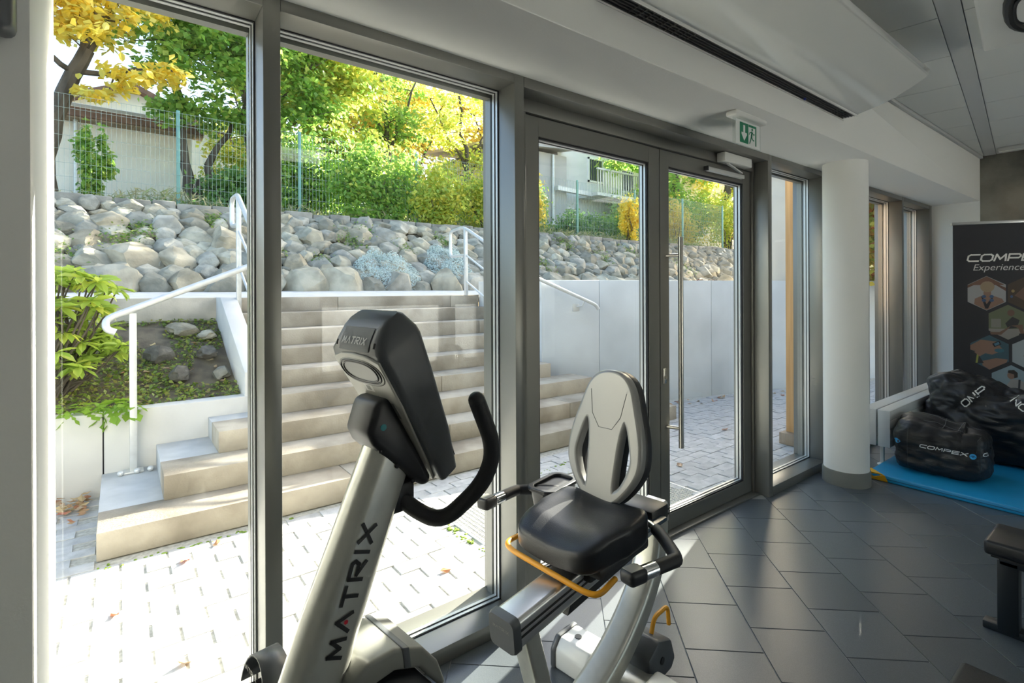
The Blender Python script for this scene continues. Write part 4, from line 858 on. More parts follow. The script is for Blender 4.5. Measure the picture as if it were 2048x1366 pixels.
def house_window(x, z, w_, h_, y=0.):
    f_ = MB(); f_.box(x-w_/2, x-w_/2+.07, y-.05, y+.02, z, z+h_).box(x+w_/2-.07, x+w_/2, y-.05, y+.02, z, z+h_).box(x-w_/2, x+w_/2, y-.05, y+.02, z+h_-.07, z+h_).box(x-w_/2, x+w_/2, y-.05, y+.02, z, z+.07)
    f = f_.build('window', white_p, hs, smooth=0); MB().box(x-w_/2+.07, x+w_/2-.07, y-.02, y+.0, z+.07, z+h_-.07).build('pane', mat('dark house glass', (.05, .06, .07), .1), f, smooth=0)
    for k in range(1, 6): MB().box(x-w_/2+k*w_/6-.01, x-w_/2+k*w_/6+.01, y-.06, y-.04, z+.05, z+h_-.05).build('window_bar', steel, f, smooth=0)
house_window(.25, 1.35, .75, .55); house_window(2.9, 1.15, .7, .8, .5); house_window(4.4, 3.1, .9, 1.0, .5); house_window(6.4, 2.9, .9, 1.0, .5)
MB().tube([(1.55, -.08, 0), (1.55, -.08, 3.7)], .05, 10).build('downpipe', galv_m, hs)
MB().bar((1.55, -.25, 2.45), (6.5, -.1, 2.35), .16, .16).build('roof_gutter', galv_m, hs)
bl = MB().box(3.4, 6.2, -.55, .5, 2.35, 2.47).build('balcony', galv_m, hs, smooth=0)
for k in range(19): MB().box(3.42+k*.15, 3.45+k*.15, -.55, -.52, 2.47, 3.35).build('baluster', steel, bl, smooth=0)
MB().box(3.4, 6.2, -.57, -.50, 3.35, 3.41).build('balcony_rail', galv_m, bl, smooth=0)
lp = thing('steel_pole', 'light grey steel pole standing on the bank before the house', 'pole', (14.35, 10.4, ZG-.05))
MB().tube([(0, 0, 0), (0, 0, 4.2)], .10, 14).build('shaft', galv_m, lp); MB().box(-.2, .2, -.2, .2, -.02, .02).build('base_plate', galv_m, lp, bevel=.005)

# timber porch seen through the slim window
tp = thing('timber_post', 'orange larch post on wooden foot outside the slim window', 'timber post', (5.10, 2.245, ZY))
MB().box(-.05, .09, -.05, .06, .10, 2.9).build('shaft', wood_m, tp, bevel=.004); MB().box(-.13, .17, -.08, .09, .0, .11).build('foot', wood2_m, tp, bevel=.006); MB().box(-.03, .05, -.13, -.075, .10, 2.9).build('side_batten', wood2_m, tp, bevel=.003)
gp = thing('shade_building', 'pale rendered flat-roofed garage beyond the garden wall', 'building', (12.0, 5.3, zp))  # made-up block shading the paving; also the pale wall beyond the slim window
MB().box(0, 4, -1.05, 1.05, -.1, 2.72).build('wall', mat('pale block render', (.72, .64, .55), .85, var=.05, scale=2), gp); MB().box(-.12, 4.1, -1.15, 1.15, 2.72, 2.82).build('roof', rooft_m, gp, bevel=.01)
cb = bush('creeper_bush', 'red and yellow creeper behind the garden wall', (10.6, 2.85, zp), (1.0, .62, 1.55), lm_red, .13, 13000, 'creeper bushes')  # both creepers enlarged and thickened to block sun from the room floor
bush('creeper_bush', 'green creeper with a few red leaves farther along the garden wall', (12.9, 3.0, zp), (1.2, .85, 2.2), lm_lime, .16, 17000, 'creeper bushes')

# ================================================================== THINGS IN THE ROOM
def curve_plate(name, loops, thick, bev, m, parent, M4, res=2):
    """flat plate with holes: outer loop and inner loops filled, extruded and rounded"""
    cu = bpy.data.curves.new(name, 'CURVE'); cu.dimensions = '2D'; cu.fill_mode = 'BOTH'; cu.extrude = thick/2-bev; cu.bevel_depth = bev; cu.bevel_resolution = res
    for lp_ in loops:
        s_ = cu.splines.new('POLY'); s_.points.add(len(lp_)-1); s_.use_cyclic_u = True
        for p_, q_ in zip(s_.points, lp_): p_.co = (q_[0], q_[1], 0, 1)
    tmp = bpy.data.objects.new('tmp', cu); COL.objects.link(tmp); dg = bpy.context.evaluated_depsgraph_get()
    me = bpy.data.meshes.new_from_object(tmp.evaluated_get(dg)); bpy.data.objects.remove(tmp); bpy.data.curves.remove(cu)
    me.transform(M4); me.materials.clear(); me.materials.append(m); me.name = name
    me.polygons.foreach_set('use_smooth', [True]*len(me.polygons)); me.set_sharp_from_angle(angle=R(40)); return link(name, me, parent)
def frame4(o_, ex, ey):
    ex, ey = Vector(ex).normalized(), Vector(ey).normalized(); M4 = Matrix((ex, ey, ex.cross(ey))).transposed().to_4x4(); M4.translation = Vector(o_); return M4
def rrect(w_, h_, r_, n=5):
    out = []
    for cx_, cy_, a0 in ((w_-r_, h_-r_, 0), (-w_+r_, h_-r_, 90), (-w_+r_, -h_+r_, 180), (w_-r_, -h_+r_, 270)):
        for k in range(n+1): a = R(a0+90*k/n); out.append((cx_+r_*math.cos(a), cy_+r_*math.sin(a)))
    return out
def resample(poly, step=.012):
    P = [Vector(p) for p in smooth_path([(x, y, 0) for x, y in poly], 8, True)]; return [(p.x, p.y) for p in P]

# ------------------------------------------------------------------ recumbent bike
bike = thing('recumbent_bike', 'silver and black recumbent exercise bike with black seat and console', 'exercise bike', (1.23, 1.17, 0), R(8))
# mast
ax_pts = [(-1.08, 0, .12), (-1.02, 0, .36), (-.965, 0, .58), (-.905, 0, .74), (-.845, 0, .88), (-.765, 0, 1.07)]
rings = []
for i, p in enumerate(ax_pts):
    q0 = Vector(ax_pts[max(i-1, 0)]); q1 = Vector(ax_pts[min(i+1, len(ax_pts)-1)]); t_ = (q1-q0).normalized(); nx = Vector((t_.z, 0, -t_.x))
    ws = [.085, .072, .062, .058, .055, .052][i]
    rings.append([Vector(p)+nx*a+Vector((0, b_, 0)) for a, b_ in rrect(ws, .042, .030)])
mast = MB().loft(rings).build('mast', silver, bike, smooth=50)
q, wd = strokes('MATRIX', .034, .030, .0075, .0135)
mb = bvh_of(mast); ex = Vector((.32, 0, .947)).normalized(); ey = Vector((-.947, 0, .32)).normalized()
og = Vector((-.905, -.06, .74))+ex*(-.045)-ey*.016
place_text('mast_lettering', q, matrixt, mast, og, ex, ey, bvh=mb, bdir=(0, 1, 0))
dots = [[(.0645+.0048*math.cos(a), .0095+.0048*math.sin(a)) for a in (k*PI/3, (k+1)*PI/3)]+[(.0645, .0095)] for k in range(6)]
b = MB()
for g_ in dots:
    vs3 = []
    for p in g_:
        w_ = og+ex*p[0]+ey*p[1]; h_ = mb.ray_cast(w_-Vector((0, .5, 0)), Vector((0, 1, 0))); vs3.append((h_[0] if h_[0] else w_)-Vector((0, .003, 0)))
    b.add(vs3, [(0, 1, 2)])
b.build('red_dot', redm, mast, smooth=0, fix=False)
# console
cu_ = Vector((-.518, 0, .855)); cn = Vector((.855, 0, .518)); cl_ = Vector((0, 1, 0)); cb0 = Vector((-.672, 0, .980))
def csec(u, hw, dep, back, rr):
    c0 = cb0+cu_*u+cn*back
    return [c0+cl_*(-a)+cn*(b_+dep/2) for a, b_ in rrect(hw, dep/2, rr)]
secs = [(-.012, .056, .034, .008, .010), (.0, .070, .050, .001, .012), (.10, .085, .074, .0, .014), (.25, .101, .098, .0, .016), (.335, .105, .113, .0, .018), (.350, .104, .110, .003, .020), (.366, .096, .094, .018, .026), (.382, .088, .066, .042, .022), (.390, .078, .040, .060, .014)]
cons = MB().loft([csec(*s_) for s_ in secs]).build('console', greyp, bike, smooth=38)
def cpt(l, u, off): 
    return cb0+cu_*u+cl_*l-cn*off
# pale back panel
bp_ = [(-.034, .0), (.034, .0), (.052, .05), (.062, .10), (.084, .22), (.091, .332), (.05, .344), (0, .348), (-.05, .344), (-.091, .332), (-.084, .22), (-.062, .10), (-.052, .05)]
Mb = frame4(cb0-cn*.001, -cl_, cu_)
curve_plate('back_panel', [bp_], .006, .002, backp, cons, Mb)
curve_plate('vent_rim', [[(x*.084, .303+y*.033) for x, y in [(math.copysign(abs(math.cos(a))**.75, math.cos(a)), math.copysign(abs(math.sin(a))**.9, math.sin(a))) for a in [2*PI*k/36 for k in range(36)]]]], .009, .003, greyl, cons, Mb)
for rr in (.077, .066):
    MB().tube([cpt(-x*rr, .305+y*(rr*.38), .0055) for x, y in [(math.copysign(abs(math.cos(a))**.75, math.cos(a)), math.copysign(abs(math.sin(a))**.9, math.sin(a))) for a in [2*PI*k/44 for k in range(44)]]], .0022, 6, closed=True).build('vent_slot', grille_m, cons)
MB().add([cpt(l, u, .0045) for l, u in ((.024, .250), (-.010, .250), (-.010, .270), (.024, .270))], [(0, 3, 2, 1)]).build('sticker', label_w, cons, smooth=0, fix=False)
MB().add([cpt(l, u, .0050) for l, u in ((.015, .254), (-.001, .254), (-.001, .266), (.015, .266))], [(0, 3, 2, 1)]).build('sticker_print', label_g, cons, smooth=0, fix=False)
curve_plate('service_cover', [[(.050, .185), (.058, .185), (.058, .225), (.050, .225)]], .008, .001, greyl, cons, Mb)
# top brow with raised lettering
brow = MB().loft([[cb0+cu_*u+cn*(b_)+cl_*(-x) for x in (-.06, -.03, 0, .03, .06)] for u, b_ in ((.352, .0045), (.368, .021), (.384, .045))], caps=False).build('brow_panel', mat('brow grey', (.20, .215, .225), .4), cons, fix=False, smooth=60)
brow.data.transform(Matrix.Translation(-cn*.0015+cu_*.001))
q, wd = strokes('MATRIX', .0125, .014, .0026, .0055); ebr = (cu_*.5+cn*.38).normalized()
place_text('raised_lettering', q, mat('raised letters', (.42, .43, .43), .4), brow, cb0+cu_*.363+cn*.0125+cl_*(wd/2), -cl_, (cu_*.016+cn*.024).normalized(), off=.0032)
for sgn in (-1, 1):
    MB().tube([cpt(sgn*.076, .3560, -.0125), cpt(sgn*.076, .3640, -.0205)], .0045, 8).build('screw_slot', grille_m, cons)
scr = MB().prism([(-.072, .03), (.072, .03), (.085, .32), (-.085, .32)], 'z', -.001, .001).build('screen', mat('dark screen', (.008, .008, .01), .08), cons)
scr.data.transform(frame4(cb0+cn*.0495, cl_, cu_*.335+cn*.062))
# neck between mast and console
neck = MB().prism([(-.832, 1.088), (-.846, 1.115), (-.824, 1.178), (-.795, 1.185), (-.690, .995), (-.688, .975), (-.715, .975)], 'y', -.052, .052).build('console_neck', blackp, bike, bevel=.014, seg=3)
MB().tube([(-.812, -.0522, 1.125), (-.812, -.0535, 1.125)], .007, 14).build('teal_badge', teal, neck)
for s_, z_ in ((-.815, 1.075), (-.775, 1.034), (-.735, .992)): MB().sphere((s_, -.045, z_), .005).build('screw', blackp, neck)
# front handlebar, both arms
for sgn in (-1, 1):
    pts = bez_corner([(-.755, 0, .975), (-.745, sgn*.035, .94), (-.70, sgn*.10, .905), (-.655, sgn*.185, 1.00), (-.640, sgn*.205, 1.075), (-.690, sgn*.205, 1.185)], .05, 6)
    hb = MB().tube(pts, .0175, 14).build('handlebar', blacks, bike); MB().sphere(pts[-1], .0178, n=14).build('grip_end', blackp, hb)
MB().box(-.80, -.722, -.036, .036, .925, .99).build('handlebar_clamp', blackp, bike, bevel=.010, seg=2)
# crank shroud
def shroud(y0, y1, pts, m, nm, bev): return MB().prism(pts, 'y', y0, y1).build(nm, m, bike, bevel=bev, seg=3)
sh = shroud(-.085, .085, [(-1.13, .10), (-1.13, .36), (-1.02, .50), (-.90, .605), (-.80, .61), (-.74, .59), (-.69, .53), (-.655, .42), (-.64, .22), (-.66, .10)], blackp, 'crank_shroud', .02)
cap_prof = [(-.90, .645), (-.86, .672), (-.80, .672), (-.73, .640), (-.69, .590), (-.668, .53), (-.685, .53), (-.74, .600), (-.80, .625), (-.90, .618)]
MB().prism(cap_prof, 'y', -.075, .075).build('shroud_cap', greyl, bike, bevel=.018, seg=3)
MB().prism([(-.785, .668), (-.768, .662), (-.762, .615), (-.779, .620)], 'y', -.078, .078).build('shroud_band', greyp, bike, bevel=.003)
MB().sphere((-.745, -.086, .565), .008, .004, .008).build('shroud_screw', chrome, bike)
# pedals with straps
for sgn, z_, s_ in ((1, .545, -.955), (-1, .24, -.93)):
    cr = MB().bar((-.86, sgn*.095, .36), (s_, sgn*.115, z_), .02, .034, (0, 1, 0)).build('crank_arm', blackp, bike, bevel=.004)
    pd = MB().box(s_-.055, s_+.055, min(sgn*.12, sgn*.21), max(sgn*.12, sgn*.21), z_-.018, z_+.012).build('pedal', blackp, cr, bevel=.010, seg=2)
    b = MB(); ring_o = []; 
    for k in range(13):
        a = PI*k/12; ring_o.append((sgn*(.165+.062*math.cos(a)), z_+.012+.075*math.sin(a)))
    vv = [(s_-.045+.012*math.sin(PI*i/12), y_, zz) for i, (y_, zz) in enumerate(ring_o)]+[(s_+.030-.012*math.sin(PI*i/12), y_, zz) for i, (y_, zz) in enumerate(ring_o)]
    b.add(vv, [(i, i+1, 14+i, 13+i) for i in range(12)]); stp = b.build('pedal_strap', greyp, cr, fix=False)
    md = stp.modifiers.new('thick', 'SOLIDIFY'); md.thickness = .005
    for k in range(4): MB().box(s_-.05, s_-.046, sgn*.165-.04, sgn*.165+.04, z_-.012+k*.006, z_-.009+k*.006).build('pedal_rib', greyl, pd, smooth=0)
    if sgn == 1:
        q, wd = strokes('MATRIX', .010, .010, .0018, .004)
        place_text('strap_lettering', q, greyl, stp, (s_-.049, .19, z_+.066), (0, -1, 0), (0, 0, 1), off=.001)
# floor frame
MB().prism([(-1.15, .0), (-1.15, .07), (.32, .07), (.32, .02)], 'y', -.045, .045).build('floor_beam', silver, bike, bevel=.012, seg=2)
fs = MB().box(-1.16, -1.06, -.28, .28, .0, .075).build('front_stabiliser', silver, bike, bevel=.02, seg=2)
# seat rail
rd = Vector((.995, 0, .095)).normalized(); ru = Vector((-.095, 0, .995)).normalized(); r0 = Vector((-.405, 0, .490))
rail = MB().loft([[r0+rd*t+Vector((0, a, 0))+ru*b_ for a, b_ in rrect(.046, .042, .014)] for t in (0, .82)]).build('seat_rail', alu, bike, smooth=40)
for zz in (-.006, .012): MB().bar(r0+rd*.0+ru*zz+Vector((0, -.0468, 0)), r0+rd*.82+ru*zz+Vector((0, -.0468, 0)), .0018, .006, ru).build('rail_groove', grille_m, rail)
cp = MB().loft([[r0+rd*t+Vector((0, a*k_, 0))+ru*b_*k_ for a, b_ in rrect(.050, .048, .018)] for t, k_ in ((.006, 1.0), (-.012, 1.0), (-.020, .93))]).build('rail_end_cap', greyp, rail, smooth=40)
q, wd = strokes('MATRIX', .0085, .008, .0013, .003); place_text('cap_lettering', q, greyl, cp, r0-rd*.0205+Vector((0, wd/2, 0))+ru*.01, (0, -1, 0), ru, off=.0008)
rk_ = MB().prism([(.22, -.075), (.60, -.075), (.60, -.042), (.24, -.042)], 'y', -.030, .030).build('rail_rack', blackp, rail)
rk_.data.transform(frame4(r0, rd, (0, 1, 0)))
# support leg and rear arch
MB().loft([[Vector((s_, 0, z_))+Vector((a, b_, 0)) for a, b_ in rrect(.030, .034, .012)] for s_, z_ in ((-.335, .455), (-.275, .26), (-.20, .04))]).build('rail_leg', silver, bike, smooth=50)
arch_c = smooth_path([(.365, 0, .60), (.372, 0, .50), (.335, 0, .375), (.235, 0, .255), (.08, 0, .150), (-.12, 0, .08), (-.30, 0, .055)], 6)
rings = []
for i, p in enumerate(arch_c):
    t_ = (arch_c[min(i+1, len(arch_c)-1)]-arch_c[max(i-1, 0)]).normalized(); nx = Vector((t_.z, 0, -t_.x)); rings.append([p+nx*a+Vector((0, b_, 0)) for a, b_ in rrect(.042, .050, .022)])
MB().loft(rings).build('rear_arch', silver, bike, smooth=50)
# rear stabiliser with end caps, castor box and yellow lift handle
rs_ = MB().box(.10, .22, -.27, .27, .015, .085).build('rear_stabiliser', silver, bike, bevel=.015, seg=2)
for sgn in (-1, 1):
    e = MB().prism([(.085, .0), (.085, .07), (.115, .105), (.215, .105), (.24, .07), (.24, .0)], 'y', *sorted((sgn*.10, sgn*.245))).build('stabiliser_cover', capm, rs_, bevel=.012, seg=3)
    MB().prism([(.080, .0), (.080, .07), (.112, .109), (.218, .109), (.245, .07), (.245, .0)], 'y', *sorted((sgn*.238, sgn*.262))).build('end_cap', greyp, rs_, bevel=.008, seg=2)
    MB().lathe([(.013, .0), (.013, .004)], 14, (.16, sgn*.19, .104)).build('level_screw', blackp, e)
MB().prism([(.20, .02), (.20, .13), (.27, .165), (.36, .13), (.39, .05), (.36, .02)], 'y', -.085, .06).build('castor_box', greyp, bike, bevel=.012, seg=2)
MB().tube([(.285, -.088, .09), (.285, -.080, .09)], .013, 16).build('castor_axle', grille_m, bike)
MB().tube(bez_corner([(.30, -.03, .13), (.33, -.03, .20), (.42, -.035, .205), (.43, -.035, .13)], .025), .008, 10).build('lift_handle', yellow, bike)
# seat cushion
def seatfn(p, c):
    t = (p.x+.185)/.37; wsc = .82+.18*min(1, t*1.6) if t < .5 else 1.0
    p = Vector((p.x, p.y*wsc, p.z)); k = (p.y/.19)
    if c.z > -.2: p.z += .016*(abs(k)**2)-.012*(1-abs(k))+(-.022*max(0, .30-t)/.30)+.018*max(0, t-.75)/.25
    else: p.z += .012*abs(k)
    return p
seat = bm_obj(blob((.33, .355, .105), 16, 6.5, seatfn), 'seat', vinyl, bike); seat.location = (-.045, .025, .628); seat.rotation_euler = (0, R(-2), 0)
MB().box(-.14, .14, -.12, .12, .555, .592).build('seat_pan', blackp, bike, bevel=.01)
MB().box(-.12, .13, -.07, .07, .520, .556).build('seat_carriage', grille_m, bike, bevel=.008)
MB().tube(bez_corner([(-.10, .205, .585), (-.205, .205, .585), (-.225, .16, .583), (-.212, -.12, .556), (-.195, -.155, .555), (-.10, -.145, .560)], .035), .0085, 12).build('seat_lever', yellow, bike)
# backrest plate with two slots
uo = Vector((.20, 0, .98)).normalized(); Mr = frame4((.120, .062, .660), (0, -1, 0), uo)
outline = [(0, 0), (.05, .012), (.095, .055), (.132, .115), (.142, .165), (.134, .24), (.108, .33), (.084, .40), (.050, .438), (0, .450)]
outline = outline+[(-x, y) for x, y in outline[-2:0:-1]]
slotr = [(.050, .052), (.074, .050), (.100, .088), (.120, .150), (.114, .200), (.090, .280), (.070, .282), (.056, .20)]
slotl = [(-x, y) for x, y in slotr]
br_ = curve_plate('backrest', [resample(outline), resample(slotr), resample(slotl)], .042, .012, mat('satin grey backrest', (.33, .33, .32), .36, .25), bike, Mr, 3)
edge = curve_plate('backrest_shell', [resample([(x*1.02, y*1.012-.003) for x, y in outline]), resample([(x, y) for x, y in slotr]), resample(slotl)], .050, .010, blackp, br_, frame4(Vector((.120, .062, .660))+Vector((.98, 0, -.20))*.034, (0, -1, 0), uo))
hp = [(-.075, .385), (-.058, .30), (-.025, .255), (.03, .255), (.06, .30), (.075, .385)]
MB().tube([Mr @ Vector((x, y, .0212)) for x, y in hp], .0012, 5).build('panel_groove', greyp, br_)
MB().box(.130, .190, .015, .105, .585, .69).build('backrest_post', blackp, bike, bevel=.006)
# seat handles, grips and holder
for sgn, lo, zt in ((-1, .255, .635), (1, .335, .665)):
    pts = bez_corner([(.16, sgn*.04, .615), (.17, sgn*.10, .625), (.11, sgn*(lo-.07), zt-.012), (.02, sgn*(lo+.025), zt-.015), (-.01, sgn*(lo+.022), zt-.01), (-.17, sgn*(lo-.005), zt)], .05, 6)
    sd_ = MB().tube(pts[:9], .011, 12).build('seat_handle', steel, bike)
    MB().tube(pts[8:], .0195, 14).build('handle_grip', blacks, sd_)
    e = Vector(pts[-1]); dv = (Vector(pts[-1])-Vector(pts[-4])).normalized()
    MB().tube([e-dv*.085, e-dv*.025], .0203, 16).build('pulse_sensor', chrome, sd_)
    MB().obox(e+dv*.0+Vector((0, 0, .004)), dv, dv.cross(Vector((0, 0, 1))), (0, 0, 1), .034, .025, .020).build('switch_pod', blackp, sd_, bevel=.012, seg=3)
    MB().obox(e+dv*.004+Vector((0, 0, .0245)), dv, dv.cross(Vector((0, 0, 1))), (0, 0, 1), .024, .017, .0012).build('switch_label', greyl, sd_, bevel=.001)
tr_ = curve_plate('holder_rim', [resample(rrect(.100, .058, .035)), resample(rrect(.088, .046, .03))], .014, .004, blackp, bike, frame4((.115, .27, .672), (1, .1, 0), (-.1, 1, 0)))
MB().loft([[Vector((.115+a*k_, .27+b_*k_, z_)) for a, b_ in rrect(.092, .050, .03)] for k_, z_ in ((1, .668), (.86, .60), (.80, .596))], caps=True).build('holder_cup', blackp, bike, smooth=40)
MB().box(.14, .30, -.10, .16, .585, .600).build('rear_deck', mat('blue-grey deck', (.05, .08, .11), .22), bike, bevel=.004)
MB().box(.24, .36, -.075, .075, .570, .625).build('arch_cap', blackp, bike, bevel=.01)

# ------------------------------------------------------------------ radiator
ra = thing('bench_radiator', 'low pale grey panel radiator with ribbed top under the windows', 'radiator', (5.6, 1.37, 0)); x0, x1 = -.90, 1.20
z0, z1 = .175, .455
def prow(y0, y1, nm='panel_tube'):
    for k in range(4):
        zz = z0+(z1-z0)*k/4; MB().box(x0, x1, y0, y1, zz+.0015, zz+(z1-z0)/4-.0015).build(nm, radm, ra, bevel=.004, seg=2)
prow(.0, .018, 'front_tube'); prow(.060, .078, 'rear_tube'); prow(.094, .112, 'front_tube'); prow(.17, .188, 'rear_tube')
for y0, y1 in ((.018, .060), (.112, .17)):
    MB().box(x0+.002, x1-.002, y0, y1, z0+.004, z1-.006).build('fin_core', radm, ra, smooth=0)
for y0, y1 in ((.0, .080), (.092, .19)):
    MB().box(x0-.003, x0+.002, y0, y1, z0, z1+.001).build('end_plate', radm, ra, bevel=.0015); MB().box(x0, x1, y0, y1, z1-.004, z1+.002).build('top_grille', radm, ra, bevel=.0015)
b = MB()
for k in range(150): x = x0+.01+k*.014; b.box(x, x+.007, .006, .074, z1+.002, z1+.0045).box(x, x+.007, .098, .184, z1+.002, z1+.0045)
stuff(b.build('top_fins', radm, ra, smooth=0, fix=False))
for zz in (z0+.035, z1-.035): MB().tube([(x0-.012, .155, zz), (x0, .155, zz)], .014, 14).build('plug', galv_m, ra)
for x in (x0+.12, x1-.2):
    lg = MB().box(x-.012, x+.012, .075, .10, .0, z0+.02).build('leg', white_p, ra, bevel=.002); MB().lathe([(.034, 0), (.034, .006), (.016, .018)], 20, (x, .0875, .0)).build('foot', white_p, lg)

# ------------------------------------------------------------------ gym mat
gm = thing('gym_mat', 'bright blue folding gym mat with yellow corner on the floor', 'mat', (4.40, 1.43, 0))
MB().box(0, 1.62, -2.0, -.0, .0, .048).build('mat_body', bluem, gm, bevel=.010, seg=3)
MB().box(-.0018, .0, -1.995, -.12, .020, .025).build('side_seam', mat('dark seam', (.01, .10, .22), .6), gm, smooth=0)
MB().add([(-.003, -.135, .004), (-.003, -.003, .004), (.13, .003, .004), (-.003, -.115, .046), (.004, -.10, .0515), (.10, .003, .0515), (.0, .0, .0515), (.11, .003, .03)], [(0, 1, 6, 4, 3), (1, 2, 7, 5, 6), (4, 6, 5)]).build('corner_patch', mat('yellow vinyl', (.80, .42, .01), .45), gm, fix=False, smooth=0)

# ------------------------------------------------------------------ bean bags
def wr(p, k, s): return noise.noise(Vector((p.x*k+s, p.y*k, p.z*k*1.6)))
def ottfn(p, c):
    t = p.z/.37+.5
    p = Vector((p.x*(1.0-.16*max(0, t-.45)), p.y*(1.02-.12*max(0, t-.5)), p.z))
    if c.z > .3: p.z += -.055*math.exp(-((p.x+.02)/.12)**2-((p.y+.09)/.13)**2)+.022*(p.y > 0)*min(1, p.y/.2)-.02*(p.y < -.12)
    p += c.normalized()*(.022*wr(p, 5, 3)+.012*wr(p, 12, 9)+.009*abs(wr(p, 20, 2))*(1-abs(c.z)*.4)); p.z = max(p.z, -.186); return p
ot = thing('beanbag_stool', 'small black square beanbag stool with white lettering on blue mat', 'beanbag', (4.845, 1.085, .048), R(4))
bd_ = bm_obj(blob((.46, .52, .36), 40, 5.5, ottfn), 'bag', bagm, ot); bd_.location = (0, 0, .187)
obv = bvh_of(bd_)
q, wd = strokes('COMPEX', .035, .020, .0052, .0095, .25)
pt = place_text('white_lettering', q, whitet, ot, (-.5, .095, .205-.187), (0, -1, -.04), (0, -.04, 1), bvh=obv, bdir=(1, 0, 0)); pt.location = (0, 0, .187)
def disc(name, m, parent, cy, cz, r_, bv, loc):
    qd = [[(0, 0), (r_*math.cos(a), r_*math.sin(a)), (r_*math.cos(a+PI/12), r_*math.sin(a+PI/12)), (r_*.5*math.cos(a+PI/12), r_*.5*math.sin(a+PI/12))] for a in [k*PI/12 for k in range(24)]]
    o_ = place_text(name, qd, m, parent, (-.5, cy, cz), (0, -1, 0), (0, 0, 1), bvh=bv, bdir=(1, 0, 0)); o_.location = loc; return o_
disc('blue_badge', compb, ot, -.193, .012, .018, obv, (-.0005, 0, .187))
zz_ = [(-.014, 0), (-.006, 0), (-.004, .006), (0, -.008), (.004, .008), (.006, 0), (.014, 0)]
qz = []
for (a, b_), (c_, d) in zip(zz_, zz_[1:]):
    v = Vector((c_-a, d-b_)).normalized(); n_ = Vector((-v.y, v.x))*.0011; qz.append([(a+n_.x, b_+n_.y), (c_+n_.x, d+n_.y), (c_-n_.x, d-n_.y), (a-n_.x, b_-n_.y)])
o_ = place_text('badge_pulse', qz, mat('navy print', (.005, .02, .06), .5), ot, (-.5, -.193, .012), (0, -1, 0), (0, 0, 1), bvh=obv, bdir=(1, 0, 0)); o_.location = (-.0012, 0, .187)
# side prints and stitched top
q, wd = strokes('EX', .030, .018, .005, .009, .2); o_ = place_text('side_lettering', q, whitet, ot, (-.045, .5, .02), (-1, 0, 0), (0, 0, 1), bvh=obv, bdir=(0, -1, 0)); o_.location = (-.10, 0, .187)
qd = [[(0, 0), (.017*math.cos(a), .017*math.sin(a)), (.017*math.cos(a+PI/8), .017*math.sin(a+PI/8)), (0, 0.0001)] for a in [k*PI/8 for k in range(16)]]
o_ = place_text('side_badge', qd, compb, ot, (-.205, .5, .03), (-1, 0, 0), (0, 0, 1), bvh=obv, bdir=(0, -1, 0)); o_.location = (0, 0, .187)
q, wd = strokes('CO', .024, .018, .005, .008, .2); o_ = place_text('end_lettering', q, whitet, ot, (-.19, -.5, .02), (1, 0, 0), (0, 0, 1), bvh=obv, bdir=(0, 1, 0)); o_.location = (0, 0, .187)
stm = mat('grey stitching', (.25, .26, .27), .6)
def stitch(pts, parent, bv, d, loc, m=stm, r_=.0013):
    P = [];
    for p in smooth_path(pts, 14):
        h_ = bv.ray_cast(p-Vector(d)*.5, Vector(d)); P.append((h_[0]-Vector(d)*.001) if h_[0] else p)
    o_ = MB().tube(P, r_, 5).build('stitching', m, parent); o_.location = loc
for pts in ([(-.05, -.22, 0), (.0, -.1, 0), (.0, .02, 0), (-.06, .10, 0)], [(.12, -.20, 0), (.10, -.05, 0), (.12, .1, 0)], [(-.14, -.12, 0), (.0, -.09, 0), (.18, -.11, 0)], [(-.15, .0, 0), (.0, -.01, 0), (.17, .0, 0)]): stitch(pts, ot, obv, (0, 0, -1), (0, 0, .187))
for y_ in (.165, -.225): stitch([(-.3, y_, .14), (-.3, y_*1.02, 0), (-.3, y_, -.15)], ot, obv, (1, 0, 0), (0, 0, .187), mat('dark stitching', (.07, .07, .07), .6))
curve = blob((.40, .26, .02), 8, 6)
for v in curve.verts: pass
curve.free()
def bigfn(p, c):
    t = p.z/.62+.5
    sc = 1.0-.30*max(0, t-.45)**1.1; p = Vector((p.x*sc, p.y*(1-.06*max(0, t-.5)), p.z))
    if c.z > .0: p.z += .10*max(0, (p.y-.25)/.25)*max(0, c.z)-.06*max(0, (.10-p.y)/.5)*c.z-.07*math.exp(-((p.y-.02)/.13)**2)*max(0, c.z)
    fold = math.sin(p.y*17+3*p.z*7+1.5*wr(p, 3, 1))*.012*max(0, t-.35)
    p += c.normalized()*(.045*wr(p, 4, 13)+.030*wr(p, 8, 4)+.030*abs(wr(p, 13, 6))*max(.2, t)+fold*1.6)
    p.z = max(p.z, -.299); return p
bg_ = thing('beanbag_chair', 'large slumped black beanbag with folds in front of banner', 'beanbag', (5.60, .80, .048), R(-3))
bb_ = bm_obj(blob((.66, 1.08, .64), 60, 3.8, bigfn), 'bag', bagm, bg_); bb_.location = (0, 0, .30); bbv = bvh_of(bb_)
q, wd = strokes('OMP', .052, .042, .0085, .012, .2); o_ = place_text('white_lettering', q, whitet, bg_, (-.6, .235, .11), (0, -.62, .78), (0, .78, .62), bvh=bbv, bdir=(1, 0, 0)); o_.location = (0, 0, .30)
q, wd = strokes('NO', .045, .040, .0075, .012); o_ = place_text('white_lettering', q, whitet, bg_, (-.6, -.02, .20), (0, -.80, -.60), (0, -.6, .8), bvh=bbv, bdir=(1, 0, 0)); o_.location = (0, 0, .30)

